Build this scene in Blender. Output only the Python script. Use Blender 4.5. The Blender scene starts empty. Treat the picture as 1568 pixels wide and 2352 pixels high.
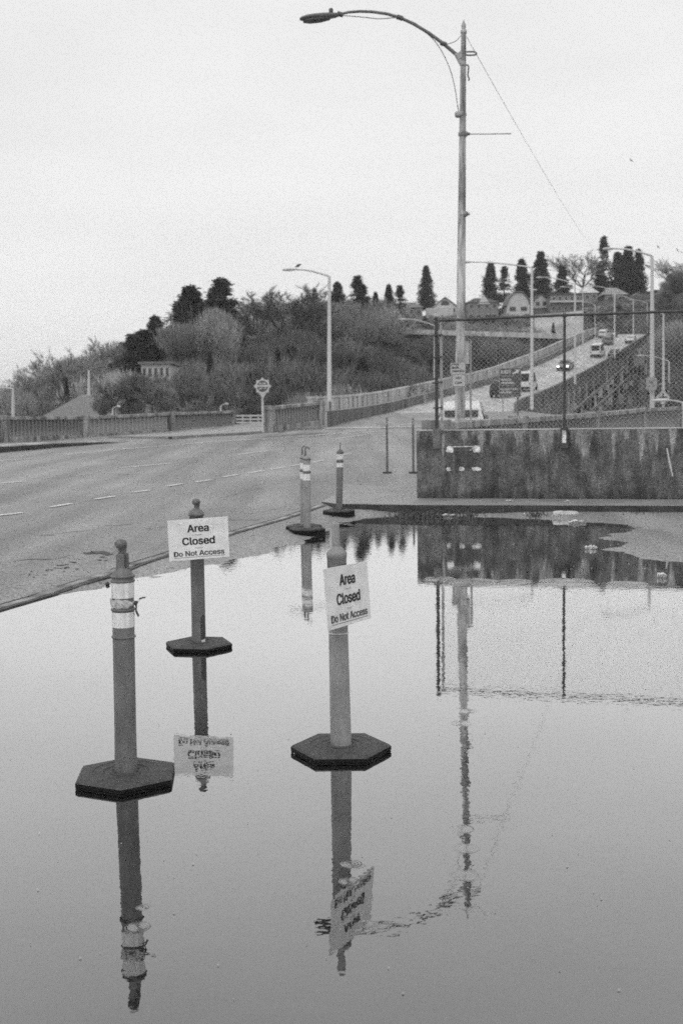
import bpy, math, random
import numpy as np
from mathutils import Vector, Matrix, noise
R = math.radians
scene = bpy.context.scene
C = scene.collection

# ---------------------------------------------------------------- camera
F_PX, CX, CY = 2700.0, 784.0, 1176.0
PITCH, ROLL = math.atan(226 / F_PX), 0.0138
EYE = Vector((0, 0, 1.53))
cf = Vector((0, math.cos(PITCH), -math.sin(PITCH)))
r0 = Vector((1, 0, 0)); u0 = Vector((0, math.sin(PITCH), math.cos(PITCH)))
cr = r0 * math.cos(ROLL) - u0 * math.sin(ROLL)
cu = r0 * math.sin(ROLL) + u0 * math.cos(ROLL)
cam = bpy.data.cameras.new('camera')
co = bpy.data.objects.new('camera', cam); C.objects.link(co)
m = Matrix((cr, cu, -cf)).transposed().to_4x4(); m.translation = EYE
co.matrix_world = m
cam.sensor_fit = 'HORIZONTAL'; cam.sensor_width = 36; cam.lens = 36 * F_PX / 1568
cam.clip_start = 0.05; cam.clip_end = 5000
cam.dof.use_dof = True; cam.dof.focus_distance = 6.2; cam.dof.aperture_fstop = 7.0
scene.camera = co
scene.view_settings.view_transform = 'Standard'
scene.view_settings.look = 'None'
scene.view_settings.exposure = 0.0
scene.view_settings.gamma = 1.0
# ---------------------------------------------------------------- sky and light (overcast)
SUN_EL, SUN_AZ = R(52), R(200)
w = bpy.data.worlds.new('World'); scene.world = w; w.use_nodes = True
nt = w.node_tree; N = nt.nodes; L = nt.links
bg = N['Background']; bg.inputs['Strength'].default_value = 0.1
sky = N.new('ShaderNodeTexSky'); sky.sky_type = 'NISHITA'; sky.sun_disc = False
sky.sun_elevation = SUN_EL; sky.sun_rotation = SUN_AZ
bw = N.new('ShaderNodeRGBToBW'); L.new(sky.outputs[0], bw.inputs[0])
tc = N.new('ShaderNodeTexCoord'); mp = N.new('ShaderNodeMapping'); mp.inputs['Scale'].default_value = (1, 1, 3.5)
L.new(tc.outputs['Generated'], mp.inputs[0])
cl = N.new('ShaderNodeTexNoise'); cl.inputs['Scale'].default_value = 2.2; cl.inputs['Detail'].default_value = 5
L.new(mp.outputs[0], cl.inputs['Vector'])
mr = N.new('ShaderNodeMapRange'); mr.inputs[1].default_value = .3; mr.inputs[2].default_value = .7
mr.inputs[3].default_value = 8.3; mr.inputs[4].default_value = 9.6
L.new(cl.outputs[0], mr.inputs[0])
mx = N.new('ShaderNodeMix'); mx.data_type = 'FLOAT'; mx.inputs[0].default_value = 0.94
L.new(bw.outputs[0], mx.inputs[2]); L.new(mr.outputs[0], mx.inputs[3]); L.new(mx.outputs[0], bg.inputs['Color'])
sl = bpy.data.lights.new('sun', 'SUN'); sl.energy = 0.7; sl.angle = R(25); sl.color = (1, 1, 1)
so = bpy.data.objects.new('sun', sl); C.objects.link(so)
sd = Vector((math.sin(SUN_AZ) * math.cos(SUN_EL), math.cos(SUN_AZ) * math.cos(SUN_EL), math.sin(SUN_EL)))
so.rotation_euler = sd.to_track_quat('Z', 'Y').to_euler(); so.location = (0, 0, 60)
scene.cycles.max_bounces = 6; scene.cycles.diffuse_bounces = 3; scene.cycles.glossy_bounces = 3
scene.cycles.transparent_max_bounces = 6; scene.cycles.use_denoising = False; scene.cycles.use_adaptive_sampling = True; scene.cycles.adaptive_threshold = .035; scene.cycles.adaptive_min_samples = 12
scene.cycles.filter_width = 1.6
HAZE = .00025

# ---------------------------------------------------------------- picture helpers: where does a sight line meet a plane
def ray(px, py): return cf + cr * ((px - CX) / F_PX) + cu * ((CY - py) / F_PX)
def at(px, py, Y):
    d = ray(px, py); return EYE + d * (Y / d.y)
def onz(px, py, z=0.0):
    d = ray(px, py); return EYE + d * ((z - EYE.z) / d.z)
def lerp(tab, x):
    if x <= tab[0][0]: return tab[0][1]
    for (a, b), (c, d) in zip(tab, tab[1:]):
        if x <= c: return b + (d - b) * (x - a) / (c - a)
    return tab[-1][1]
ZR = [(0, .05), (17, .06), (20, .09), (30, .26), (40, .44), (48, .64), (57, .8), (75, 1.1), (100, 1.62)]
def zr(Y): return lerp(ZR, Y)
def onroad(px, py):
    if py < 958: py = 958
    z = .3
    for _ in range(25):
        p = onz(px, py, z); z = .6 * z + .4 * zr(min(p.y, 100)) if p.y > 0 else z * .5
    return Vector((p.x, p.y, zr(p.y)))

# ---------------------------------------------------------------- materials
def mat(name, v, rough=.7, amp=.25, scale=6, rnd=0, fine=0.0, fscale=120, spec=.5, metal=0, bump=0, bscale=60, streak=0, stretch=(1, 1, .12), sscale=5, sdark=.4, stop=None):
    m = bpy.data.materials.new(name); m.use_nodes = True
    nt = m.node_tree; N = nt.nodes; L = nt.links; b = N['Principled BSDF']
    b.inputs['Roughness'].default_value = rough; b.inputs['Metallic'].default_value = metal
    b.inputs['Specular IOR Level'].default_value = spec
    tc = N.new('ShaderNodeTexCoord')
    def nz(s, det=4, vec=None):
        n = N.new('ShaderNodeTexNoise'); n.inputs['Scale'].default_value = s; n.inputs['Detail'].default_value = det
        L.new(vec or tc.outputs['Object'], n.inputs['Vector']); return n.outputs[0]
    def rng(src, lo, hi, a=.3, c=.7):
        r = N.new('ShaderNodeMapRange'); L.new(src, r.inputs[0])
        r.inputs[1].default_value = a; r.inputs[2].default_value = c; r.inputs[3].default_value = lo; r.inputs[4].default_value = hi
        return r.outputs[0]
    def mul(a, c):
        q = N.new('ShaderNodeMath'); q.operation = 'MULTIPLY'; L.new(a, q.inputs[0]); L.new(c, q.inputs[1]); return q.outputs[0]
    val = rng(nz(scale, 6), v * (1 - amp), v * (1 + amp))
    if fine: val = mul(val, rng(nz(fscale, 2), 1 - fine, 1 + fine))
    if streak:
        mp = N.new('ShaderNodeMapping'); mp.inputs['Scale'].default_value = stretch; L.new(tc.outputs['Object'], mp.inputs[0])
        val = mul(val, rng(nz(sscale, 5, mp.outputs[0]), sdark, 1 + streak, .35, .62))
    if rnd:
        oi = N.new('ShaderNodeObjectInfo'); val = mul(val, rng(oi.outputs['Random'], 1 - rnd, 1 + rnd, 0, 1))
    L.new(val, b.inputs['Base Color'])
    if bump:
        bp = N.new('ShaderNodeBump'); bp.inputs['Strength'].default_value = 1; bp.inputs['Distance'].default_value = bump
        L.new(nz(bscale, 4), bp.inputs['Height']); L.new(bp.outputs[0], b.inputs['Normal'])
    return m
def plain(name, v, rough=.6, spec=.5, metal=0): return mat(name, v, rough, amp=.06, scale=9, spec=spec, metal=metal)
def lit(name, s):
    m = bpy.data.materials.new(name); m.use_nodes = True; b = m.node_tree.nodes['Principled BSDF']
    b.inputs['Base Color'].default_value = (.9, .9, .9, 1)
    b.inputs['Emission Color'].default_value = (1, 1, 1, 1); b.inputs['Emission Strength'].default_value = s
    return m
M = dict(
    orange=mat('post_plastic', .145, .5, .12, 14, fine=.12, streak=.12, stretch=(1, 1, .3), sscale=18, sdark=.76),
    orange_pale=mat('pale_post_plastic', .27, .5, .1, 14, fine=.1, streak=.1, stretch=(1, 1, .3), sscale=16, sdark=.8),
    white_band=mat('reflective_band', .75, .35, .08, 22, streak=.1, stretch=(2, 2, .2), sscale=30, sdark=.8),
    tape=mat('plastic_tape', .5, .3, .5, 40),
    tapedark=plain('dark_tape', .06),
    rubberwetshade=mat('wet_shaded_rubber', .012, .6, .3, 30, fine=.3, spec=.15),  # wet rubber, with the shade of upright sides put into its colour
    rubber=mat('black_rubber', .055, .7, .35, 30, fine=.35, fscale=160, bump=.0012, bscale=130),
    sign=mat('sign_board', .78, .5, .05, 5, streak=.05, stretch=(1, 1, 1), sscale=16, sdark=.9),
    ink=plain('black_ink', .018), ink2=plain('faded_ink', .10),
    steel=mat('galvanised_steel', .40, .5, .2, 6, fine=.15, metal=.1),
    pole=mat('old_painted_pole', .62, .6, .14, 3, fine=.12, fscale=60, streak=.02, stretch=(3, 3, .5), sscale=2.6, sdark=.18),
    lampdark=mat('dark_lamp_housing', .10, .5, .3, 9),
    armgrey=mat('grey_lamp_arm', .16, .5, .2, 9),
    farpole=plain('pale_far_pole', .62),
    wire=plain('dark_wire', .05), wirelight=plain('zinc_wire', .4), spanwire=plain('thin_span_wire', .45), blackpipe=mat('black_pipe', .055, .5, .5, 20),
    conc=mat('weathered_concrete', .31, .85, .25, 1.6, fine=.2, fscale=50, streak=.25, stretch=(1, 1, .12), sscale=4, sdark=.42, bump=.004, bscale=40),
    concdark=mat('stained_concrete', .125, .85, .5, 2.3, fine=.28, fscale=45, streak=.45, stretch=(1, 1, .16), sscale=3.0, sdark=.36, bump=.006, bscale=35),
    conclight=mat('pale_concrete', .60, .8, .15, .6, fine=.1, fscale=20, streak=.1, stretch=(1, 1, .3), sscale=1.2, sdark=.7),
    barrier=mat('grey_barrier_concrete', .155, .85, .2, .8, fine=.2, fscale=20, streak=.1, sscale=1, sdark=.6),
    walk=mat('wet_sidewalk', .27, .5, .2, 1.5, fine=.2, fscale=70, bump=.003, bscale=70),
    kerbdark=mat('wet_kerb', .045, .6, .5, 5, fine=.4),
    paint=mat('road_paint', .8, .6, .15, 8, fine=.2, fscale=25),
    rust=mat('rusted_plate', .7, .7, .6, 25, fine=.3),
    rustdark=mat('rust_recess', .07, .8, .5, 12),
    carwhite=plain('white_car_paint', .75, .25), cardark=plain('dark_car_paint', .035, .25), cargrey=plain('grey_car_paint', .2, .25),
    glass=plain('car_glass', .03, .08), tyre=plain('tyre_rubber', .02, .9), lamp=lit('lit_headlight', 3.5), tail=plain('tail_lens', .08),
    panel=plain('dark_sign_panel', .075), lettering=plain('white_lettering', .72),
    roofgrey=mat('shingle_roof', .19, .9, .12, 2, fine=.2, fscale=15), roofdark=mat('dark_roof', .09, .9, .2, 2),
    housewhite=mat('white_siding', .55, .8, .12, 1), housegrey=mat('grey_siding', .24, .8, .2, 1), pane=plain('window_glass', .05, .15),
    bark=mat('bark', .09, .9, .3, 4), bark_pale=mat('pale_bark', .20, .9, .3, 4),
    twig=mat('twigs', .235, .9, .4, .35, rnd=.5), twigpale=mat('pale_twigs', .40, .9, .3, .4, rnd=.2), twigdark=mat('dark_twigs', .14, .9, .4, .4, rnd=.3),
    needle=mat('needles', .07, .8, .45, .8, rnd=.25), needle2=mat('grey_needles', .07, .8, .4, .8), leafdark=mat('dark_leaves', .045, .8, .5, .7),
    terrain=mat('hillside_soil', .06, .95, .5, .1, fine=.4, fscale=2),
    litterw=mat('white_litter', .7, .6, .3, 40), wood=mat('pale_timber', .5, .8, .4, 14, fine=.3, fscale=60), weed=mat('kerb_weeds', .09, .9, .5, 20),
    bird=plain('bird_feathers', .05), bridge_under=mat('old_bridge_concrete', .16, .9, .3, .4, fine=.2, fscale=4, streak=.5, stretch=(1, 1, .1), sscale=.5, sdark=.4),
    bent=mat('patched_bridge_concrete', .36, .9, .6, .35, fine=.3, fscale=3, streak=.5, stretch=(1, 1, .18), sscale=.9, sdark=.12),
)
# asphalt: speckled, wet, with patches and cracks
def asphalt(name, v, rough, sc=1.0):
    m = mat(name, v, rough, amp=.14, scale=.35, fine=.34, fscale=48 * sc, bump=.004, bscale=90 * sc, spec=.5)
    nt = m.node_tree; N = nt.nodes; L = nt.links; b = N['Principled BSDF']
    lk = b.inputs['Base Color'].links[0]; src = lk.from_socket
    tc = N.new('ShaderNodeTexCoord'); mp = N.new('ShaderNodeMapping'); mp.inputs['Rotation'].default_value = (0, 0, R(14)); mp.inputs['Scale'].default_value = (1.3, .08, 1)
    L.new(tc.outputs['Object'], mp.inputs[0])
    n = N.new('ShaderNodeTexNoise'); n.inputs['Scale'].default_value = 1; n.inputs['Detail'].default_value = 4; L.new(mp.outputs[0], n.inputs['Vector'])
    r = N.new('ShaderNodeMapRange'); r.inputs[1].default_value = .3; r.inputs[2].default_value = .7; r.inputs[3].default_value = .68; r.inputs[4].default_value = 1.28
    L.new(n.outputs[0], r.inputs[0]); q = N.new('ShaderNodeMath'); q.operation = 'MULTIPLY'; L.new(src, q.inputs[0]); L.new(r.outputs[0], q.inputs[1])
    # coarse dark aggregate
    n2 = N.new('ShaderNodeTexNoise'); n2.inputs['Scale'].default_value = 28; n2.inputs['Detail'].default_value = 1; L.new(tc.outputs['Object'], n2.inputs['Vector'])
    r2 = N.new('ShaderNodeMapRange'); r2.inputs[1].default_value = .34; r2.inputs[2].default_value = .44; r2.inputs[3].default_value = .5; r2.inputs[4].default_value = 1
    L.new(n2.outputs[0], r2.inputs[0]); q2 = N.new('ShaderNodeMath'); q2.operation = 'MULTIPLY'; L.new(q.outputs[0], q2.inputs[0]); L.new(r2.outputs[0], q2.inputs[1])
    L.new(q2.outputs[0], b.inputs['Base Color'])
    return m
M['asphalt'] = asphalt('worn_asphalt', .27, .6)
def wallmat():
    m = mat('drip_stained_wall', .12, .85, .42, 4.2, fine=.45, fscale=42, streak=.2, stretch=(1, 1, .2), sscale=9, sdark=.58, bump=.007, bscale=30)
    nt = m.node_tree; N = nt.nodes; L = nt.links; b = N['Principled BSDF']; src = b.inputs['Base Color'].links[0].from_socket
    tc = N.new('ShaderNodeTexCoord'); sp = N.new('ShaderNodeSeparateXYZ'); L.new(tc.outputs['Object'], sp.inputs[0])
    def n_(sc, st, det=4):
        mp = N.new('ShaderNodeMapping'); mp.inputs['Scale'].default_value = st; L.new(tc.outputs['Object'], mp.inputs[0])
        n = N.new('ShaderNodeTexNoise'); n.inputs['Scale'].default_value = sc; n.inputs['Detail'].default_value = det; L.new(mp.outputs[0], n.inputs['Vector']); return n.outputs[0]
    def mr(s_, a, b_, c, d):
        r = N.new('ShaderNodeMapRange'); L.new(s_, r.inputs[0]); r.inputs[1].default_value = a; r.inputs[2].default_value = b_; r.inputs[3].default_value = c; r.inputs[4].default_value = d; return r.outputs[0]
    def mm(op, a, b_):
        q = N.new('ShaderNodeMath'); q.operation = op
        for i, v in enumerate((a, b_)):
            if isinstance(v, (int, float)): q.inputs[i].default_value = v
            else: L.new(v, q.inputs[i])
        return q.outputs[0]
    # pale lime drips running down from the top edge, their length following the noise
    z = sp.outputs['Z']; dr = mr(n_(7, (1, 1, .05), 5), .45, .75, 0, .7)
    drip = mr(mm('SUBTRACT', mm('ADD', z, dr), 1.12), 0, .12, 0, 1.3)
    grime = mr(mm('ADD', z, mm('MULTIPLY', n_(9, (1, 1, .4)), .25)), .10, .30, .5, 1)   # splash grime of its own ragged outline at the foot
    spots = mr(n_(26, (1, 1, .6), 3), .66, .74, 1, 1.9)
    out = mm('MULTIPLY', mm('MULTIPLY', mm('MULTIPLY', src, mm('ADD', drip, 1)), grime), spots); L.new(out, b.inputs['Base Color'])
    return m
M['wallconc'] = wallmat()
M['deckroad'] = asphalt('bridge_asphalt', .47, .65, .3)

# ---------------------------------------------------------------- mesh helpers
class MB:
    def __init__(s): s.v = []; s.f = []; s.sm = []
    def add(s, vs, fs, smooth=False):
        o = len(s.v); s.v += [tuple(p) for p in vs]; s.f += [tuple(i + o for i in f) for f in fs]; s.sm += [smooth] * len(fs); return s
    def hexa(s, b4, t4):
        return s.add(list(b4) + list(t4), [(3, 2, 1, 0), (4, 5, 6, 7), (0, 1, 5, 4), (1, 2, 6, 5), (2, 3, 7, 6), (3, 0, 4, 7)])
    def box(s, x0, x1, y0, y1, z0, z1):
        return s.hexa([(x0, y0, z0), (x1, y0, z0), (x1, y1, z0), (x0, y1, z0)], [(x0, y0, z1), (x1, y0, z1), (x1, y1, z1), (x0, y1, z1)])
    def bar(s, a, b, w, h, up=(0, 0, 1)):
        a = Vector(a); b = Vector(b); d = (b - a).normalized(); u = Vector(up)
        sd = d.cross(u); sd = sd.normalized() if sd.length > 1e-4 else Vector((1, 0, 0)); u = sd.cross(d).normalized()
        q = [sd * (w / 2 * i) + u * (h / 2 * j) for i, j in ((-1, -1), (1, -1), (1, 1), (-1, 1))]
        return s.hexa([a + k for k in q], [b + k for k in q])
    def tube(s, pts, rad, n=10, cap=True):
        pts = [Vector(p) for p in pts]; k = len(pts)
        if not isinstance(rad, (list, tuple)): rad = [rad] * k
        vs = []; ref = None
        for i, p in enumerate(pts):
            d = (pts[min(i + 1, k - 1)] - pts[max(i - 1, 0)]).normalized()
            if ref is None: ref = Vector((0, 1, 0)) if abs(d.y) < .9 else Vector((1, 0, 0))
            a = d.cross(ref).normalized(); b = d.cross(a)
            ref = -b if False else ref
            for j in range(n):
                t = 2 * math.pi * j / n; vs.append(p + (a * math.cos(t) + b * math.sin(t)) * rad[i])
        fs = [(i * n + j, i * n + (j + 1) % n, (i + 1) * n + (j + 1) % n, (i + 1) * n + j) for i in range(k - 1) for j in range(n)]
        s.add(vs, fs, True)
        if cap:
            s.add([vs[j] for j in range(n)], [tuple(range(n))]); s.add([vs[(k - 1) * n + j] for j in range(n)], [tuple(reversed(range(n)))])
        return s
    def lathe(s, prof, c=(0, 0, 0), n=28, smooth=True, dx=0):
        vs = []
        z0 = prof[0][1]
        for r, z in prof:
            for j in range(n):
                t = 2 * math.pi * j / n; vs.append((c[0] + r * math.cos(t) + dx * (z - z0), c[1] + r * math.sin(t), c[2] + z))
        k = len(prof)
        fs = [(i * n + j, i * n + (j + 1) % n, (i + 1) * n + (j + 1) % n, (i + 1) * n + j) for i in range(k - 1) for j in range(n)]
        s.add(vs, fs, smooth)
        for i, rev in ((0, True), (k - 1, False)):
            if prof[i][0] > 1e-4:
                ring = tuple(range(n)); s.add(vs[i * n:(i + 1) * n], [tuple(reversed(ring)) if rev else ring])
        return s
    def quad(s, a, b, c, d): return s.add([a, b, c, d], [(0, 1, 2, 3)])
    def extrude(s, poly, d):  # planar polygon given in 3D, pushed by vector d
        n = len(poly); d = Vector(d); P = [Vector(p) for p in poly]
        return s.add(P + [p + d for p in P], [tuple(range(n))[::-1], tuple(range(n, 2 * n))] + [(i, (i + 1) % n, n + (i + 1) % n, n + i) for i in range(n)])
    def build(s, name, m, parent=None, bevel=0, world=True):
        me = bpy.data.meshes.new(name)
        off = Vector((0, 0, 0)) if (parent is None or not world) else wloc(parent)
        me.from_pydata([(x - off.x, y - off.y, z - off.z) for x, y, z in s.v], [], s.f)
        me.polygons.foreach_set('use_smooth', s.sm); me.update()
        me.materials.append(M[m] if isinstance(m, str) else m)
        o = bpy.data.objects.new(name, me); C.objects.link(o)
        if parent: o.parent = parent
        if bevel:
            b = o.modifiers.new('bevel', 'BEVEL'); b.width = bevel; b.segments = 2; b.limit_method = 'ANGLE'
        return o
def wloc(o):
    v = Vector(o.location)
    while o.parent: o = o.parent; v += Vector(o.location)
    return v
def tag(o, label=None, cat=None, group=None, kind=None):
    if label: o['label'] = label
    if cat: o['category'] = cat
    if group: o['group'] = group
    if kind: o['kind'] = kind
    return o
def thing(name, label, cat, loc=(0, 0, 0), rz=0, group=None):
    o = bpy.data.objects.new(name, None); C.objects.link(o); o.location = loc; o.rotation_euler = (0, 0, rz); o.empty_display_size = .2
    return tag(o, label, cat, group)
def copy_tree(o, parent=None):
    c = o.copy(); C.objects.link(c); c.parent = parent
    for ch in list(o.children): copy_tree(ch, c)
    return c
try:
    import os
    FONT = bpy.data.fonts.load(os.path.join(bpy.utils.system_resource('DATAFILES'), 'fonts', 'Inter.woff2'))
except Exception:
    FONT = None
def text_mesh(body, mtl, size, parent, mw, name='lettering', sx=1.0, bold=0.0, spacing=1.0):
    cu_ = bpy.data.curves.new('t', 'FONT'); cu_.body = body; cu_.font = FONT or cu_.font; cu_.size = 1; cu_.align_x = 'CENTER'; cu_.align_y = 'CENTER'
    cu_.extrude = .0004 / size; cu_.offset = 0; cu_.space_character = spacing; cu_.resolution_u = 4
    t = bpy.data.objects.new('t', cu_); C.objects.link(t)
    bpy.context.view_layer.update()
    me = bpy.data.meshes.new_from_object(t.evaluated_get(bpy.context.evaluated_depsgraph_get()))
    bpy.data.objects.remove(t)
    if bold:   # heavier strokes: the same letters laid a hair apart
        v0 = [tuple(v.co) for v in me.vertices]; f0 = [tuple(p.vertices) for p in me.polygons]; V = []; Fc = []
        for q, (ox, oy) in enumerate(((0, 0), (.024, .012), (-.024, .012), (.024, -.012), (-.024, -.012))):
            k_ = len(V); V += [(x + ox, y + oy, z + q * .0007) for x, y, z in v0]; Fc += [tuple(i + k_ for i in f) for f in f0]
        me = bpy.data.meshes.new('lettering'); me.from_pydata(V, [], Fc); me.update()
    off = wloc(parent)
    for v in me.vertices:
        p = mw @ Vector((v.co.x * size * sx, v.co.y * size, v.co.z * size)); v.co = p - off
    me.materials.clear(); me.materials.append(M[mtl])
    o = bpy.data.objects.new(name, me); C.objects.link(o); o.parent = parent
    return o
def frame(o, xax, yax):
    x = Vector(xax).normalized(); z = x.cross(Vector(yax)).normalized(); y = z.cross(x)
    m = Matrix((x, y, z)).transposed().to_4x4(); m.translation = Vector(o); return m

# ---------------------------------------------------------------- ground: one sheet, the flooded hollow dips under the water
shore_px = [(-260, 1440), (0, 1392), (125, 1364), (245, 1344), (307, 1331), (470, 1299), (564, 1280), (640, 1258), (694, 1243), (761, 1219), (783, 1201),
            (863, 1187), (950, 1183), (1080, 1186), (1200, 1190), (1330, 1196), (1430, 1203), (1482, 1214), (1440, 1222), (1385, 1234), (1428, 1246), (1418, 1262), (1455, 1284),
            (1568, 1290), (1700, 1296), (2300, 1330)]
SH = [onz(x, y, 0) for x, y in shore_px]
SH = [(p.x, p.y) for p in SH] + [(9, 1.5), (4, -3), (-6, -3), (-7, 5)]
sh = np.array(SH)
def sdf(PX, PY):
    d = np.full(PX.shape, 1e9); inside = np.zeros(PX.shape, bool)
    n = len(sh)
    for i in range(n):
        ax, ay = sh[i]; bx, by = sh[(i + 1) % n]
        ex, ey = bx - ax, by - ay
        t = np.clip(((PX - ax) * ex + (PY - ay) * ey) / (ex * ex + ey * ey), 0, 1)
        d = np.minimum(d, np.hypot(PX - ax - t * ex, PY - ay - t * ey))
        c = ((ay > PY) != (by > PY)) & (PX < (bx - ax) * (PY - ay) / (by - ay + 1e-12) + ax)
        inside ^= c
    return np.where(inside, -d, d)
xs = np.unique(np.concatenate([np.arange(-40, -7, 1.5), np.arange(-7, 9, .075), np.arange(9, 16, 1.0)]))
ys = np.unique(np.concatenate([np.arange(-6, 3, .5), np.arange(3, 22, .075), np.arange(22, 100, 1.5)]))
GX, GY = np.meshgrid(xs, ys)
D = sdf(GX, GY)
def gz(x, y):
    d = float(sdf(np.array([[x]], float), np.array([[y]], float))[0, 0])
    return 0.0 if d <= 0 else min(d * .14, zr(y))
rn = np.vectorize(lambda a, b: noise.noise(Vector((a * 3.1, b * 1.6, 0))) + .6 * noise.noise(Vector((a * 9, b * 5, 3))) + .4 * noise.noise(Vector((a * 26, b * 15, 7))))
NZ = np.zeros_like(GX); near = (np.abs(D) < 2.0)
NZ[near] = rn(GX[near], GY[near])
zroad = np.interp(GY, [a for a, b in ZR], [b for a, b in ZR])
up = np.minimum(np.clip(D, 0, None) * .14, zroad); up = np.where(D > 1.2, zroad, up)
down = np.clip(D, -1.2, 0) * .05
GZ = np.where(D > 0, up, down)
amp = .014 * np.exp(-(D / .45) ** 2)
GZ = GZ + NZ * amp
GZ = np.where((D > .35) & (GZ < .004), .004, GZ)
# keep only the platform this side of the balustrades (the drop beyond is the terrain sheet)
me = bpy.data.meshes.new('ground')
nx, ny = len(xs), len(ys)
vv = np.stack([GX.ravel(), GY.ravel(), GZ.ravel()], 1)
LB = [(30, -18.5), (38, -15.6), (45, -12.9), (50, -11.0), (57.4, -8.3), (67.5, -6.2), (75, -3), (80, 0), (100, 6)]
RB = [(16, 14), (19.5, 14), (23, 8.0), (25, 6), (29, 6.4), (52, 16.4)]
faces = []
for j in range(ny - 1):
    yc = (ys[j] + ys[j + 1]) / 2
    for i in range(nx - 1):
        xc = (xs[i] + xs[i + 1]) / 2
        if yc > 36 and xc < lerp(LB, yc) - .4: continue
        if yc > 22 and xc > lerp(RB, yc): continue
        a = j * nx + i; faces.append((a, a + 1, a + nx + 1, a + nx))
me.from_pydata(vv.tolist(), [], faces); me.update()
me.polygons.foreach_set('use_smooth', [True] * len(faces)); me.materials.append(M['asphalt'])
go = bpy.data.objects.new('ground', me); C.objects.link(go); tag(go, 'worn grey asphalt of the lot and road', kind='structure')

# ---------------------------------------------------------------- water with raindrop rings
wm = bpy.data.materials.new('rain_water'); wm.use_nodes = True
nt = wm.node_tree; N = nt.nodes; L = nt.links; N.remove(N['Principled BSDF']); out = N['Material Output']
def mth(op, a, b=None, c=None):
    n = N.new('ShaderNodeMath'); n.operation = op
    for i, s in enumerate((a, b, c)):
        if s is None: continue
        if isinstance(s, (int, float)): n.inputs[i].default_value = s
        else: L.new(s, n.inputs[i])
    return n.outputs[0]
tc = N.new('ShaderNodeTexCoord'); P = tc.outputs['Object']
def vnoise(scale, detail, stretch=(1, 1, 1)):
    mp = N.new('ShaderNodeMapping'); mp.inputs['Scale'].default_value = stretch; L.new(P, mp.inputs[0])
    n = N.new('ShaderNodeTexNoise'); n.inputs['Scale'].default_value = scale; n.inputs['Detail'].default_value = detail; L.new(mp.outputs[0], n.inputs['Vector']); return n.outputs[0]
h = mth('MULTIPLY', vnoise(13, 2), .0003)
h = mth('ADD', h, mth('MULTIPLY', vnoise(45, 1), .00006))
rings = [(318, 2130, .030, .009, .0003), (330, 2085, .02, .008, .0002), (808, 1985, .04, .011, .0002), (800, 2025, .03, .009, .0002), (1060, 1905, .035, .011, .0002), (1072, 1950, .04, .011, .0002),
         (1068, 2012, .04, .011, .0002), (1108, 2095, .035, .010, .0002), (1058, 1662, .045, .012, .0002), (1078, 1634, .04, .012, .0002),
         (1300, 1338, .2, .03, .0011), (1080, 1338, .2, .03, .0011), (1440, 1342, .15, .03, .0008), (1185, 1336, .12, .025, .0006), (1010, 1330, .12, .028, .0007)]
for (x, y, r_, lam, a) in rings:
    p = onz(x, y, 0)
    vm = N.new('ShaderNodeVectorMath'); vm.operation = 'DISTANCE'; L.new(P, vm.inputs[0]); vm.inputs[1].default_value = (p.x, p.y, 0)
    d = vm.outputs['Value']
    s = mth('SINE', mth('MULTIPLY', d, 2 * math.pi / lam))
    q = mth('DIVIDE', mth('SUBTRACT', d, r_ * .6), r_ * .45)
    env = mth('EXPONENT', mth('MULTIPLY', mth('MULTIPLY', q, q), -1))
    h = mth('ADD', h, mth('MULTIPLY', mth('MULTIPLY', s, env), a))
bp = N.new('ShaderNodeBump'); bp.inputs['Strength'].default_value = 1; bp.inputs['Distance'].default_value = 1; L.new(h, bp.inputs['Height'])
fr = N.new('ShaderNodeFresnel'); fr.inputs['IOR'].default_value = 1.33; L.new(bp.outputs[0], fr.inputs['Normal'])
inv = mth('SUBTRACT', 1, fr.outputs[0]); fac = mth('SUBTRACT', 1, mth('POWER', inv, 4.0)); fac = mth('ADD', mth('MULTIPLY', fac, .87), .07)
df = N.new('ShaderNodeBsdfDiffuse'); df.inputs['Color'].default_value = (.008, .008, .008, 1)
gl = N.new('ShaderNodeBsdfGlossy'); gl.inputs['Color'].default_value = (1, 1, 1, 1); gl.inputs['Roughness'].default_value = .012; L.new(bp.outputs[0], gl.inputs['Normal'])
ms = N.new('ShaderNodeMixShader'); L.new(fac, ms.inputs[0]); L.new(df.outputs[0], ms.inputs[1]); L.new(gl.outputs[0], ms.inputs[2]); L.new(ms.outputs[0], out.inputs['Surface'])
wb = MB(); wb.quad((-8, -3, 0), (12, -3, 0), (12, 19.6, 0), (-8, 19.6, 0))
# cut to the hollow: the sheet only spans the box around the shoreline, ground stands above it outside
wo = wb.build('water', wm); tag(wo, 'shallow rainwater flooding the closed lot', kind='structure')

# ---------------------------------------------------------------- seam kerb between lot and road (flush concrete strip)
def strip(name, pts, wdt, z0, z1, m, label=None, kind='structure', zoff=0.0):
    mb = MB()
    for a, b in zip(pts, pts[1:]):
        a = Vector(a); b = Vector(b); d = (b - a); d.z = 0; d.normalize(); n = Vector((-d.y, d.x, 0)) * wdt / 2
        mb.hexa([a - n + Vector((0, 0, z0)), a + n + Vector((0, 0, z0)), b + n + Vector((0, 0, z0)), b - n + Vector((0, 0, z0))],
                [a - n + Vector((0, 0, z1)), a + n + Vector((0, 0, z1)), b + n + Vector((0, 0, z1)), b - n + Vector((0, 0, z1))])
    o = mb.build(name, m); return tag(o, label, kind=kind)
seam = [onz(x, y, .055) for x, y in [(-300, 1468), (0, 1381), (130, 1345), (260, 1312), (370, 1279), (530, 1226), (640, 1195), (680, 1183), (735, 1165)]]
seam = [a.lerp(b, i / 8) for a, b in zip(seam, seam[1:]) for i in range(8)] + [seam[-1]]
for p in seam: p.z = gz(p.x, p.y)
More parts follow.
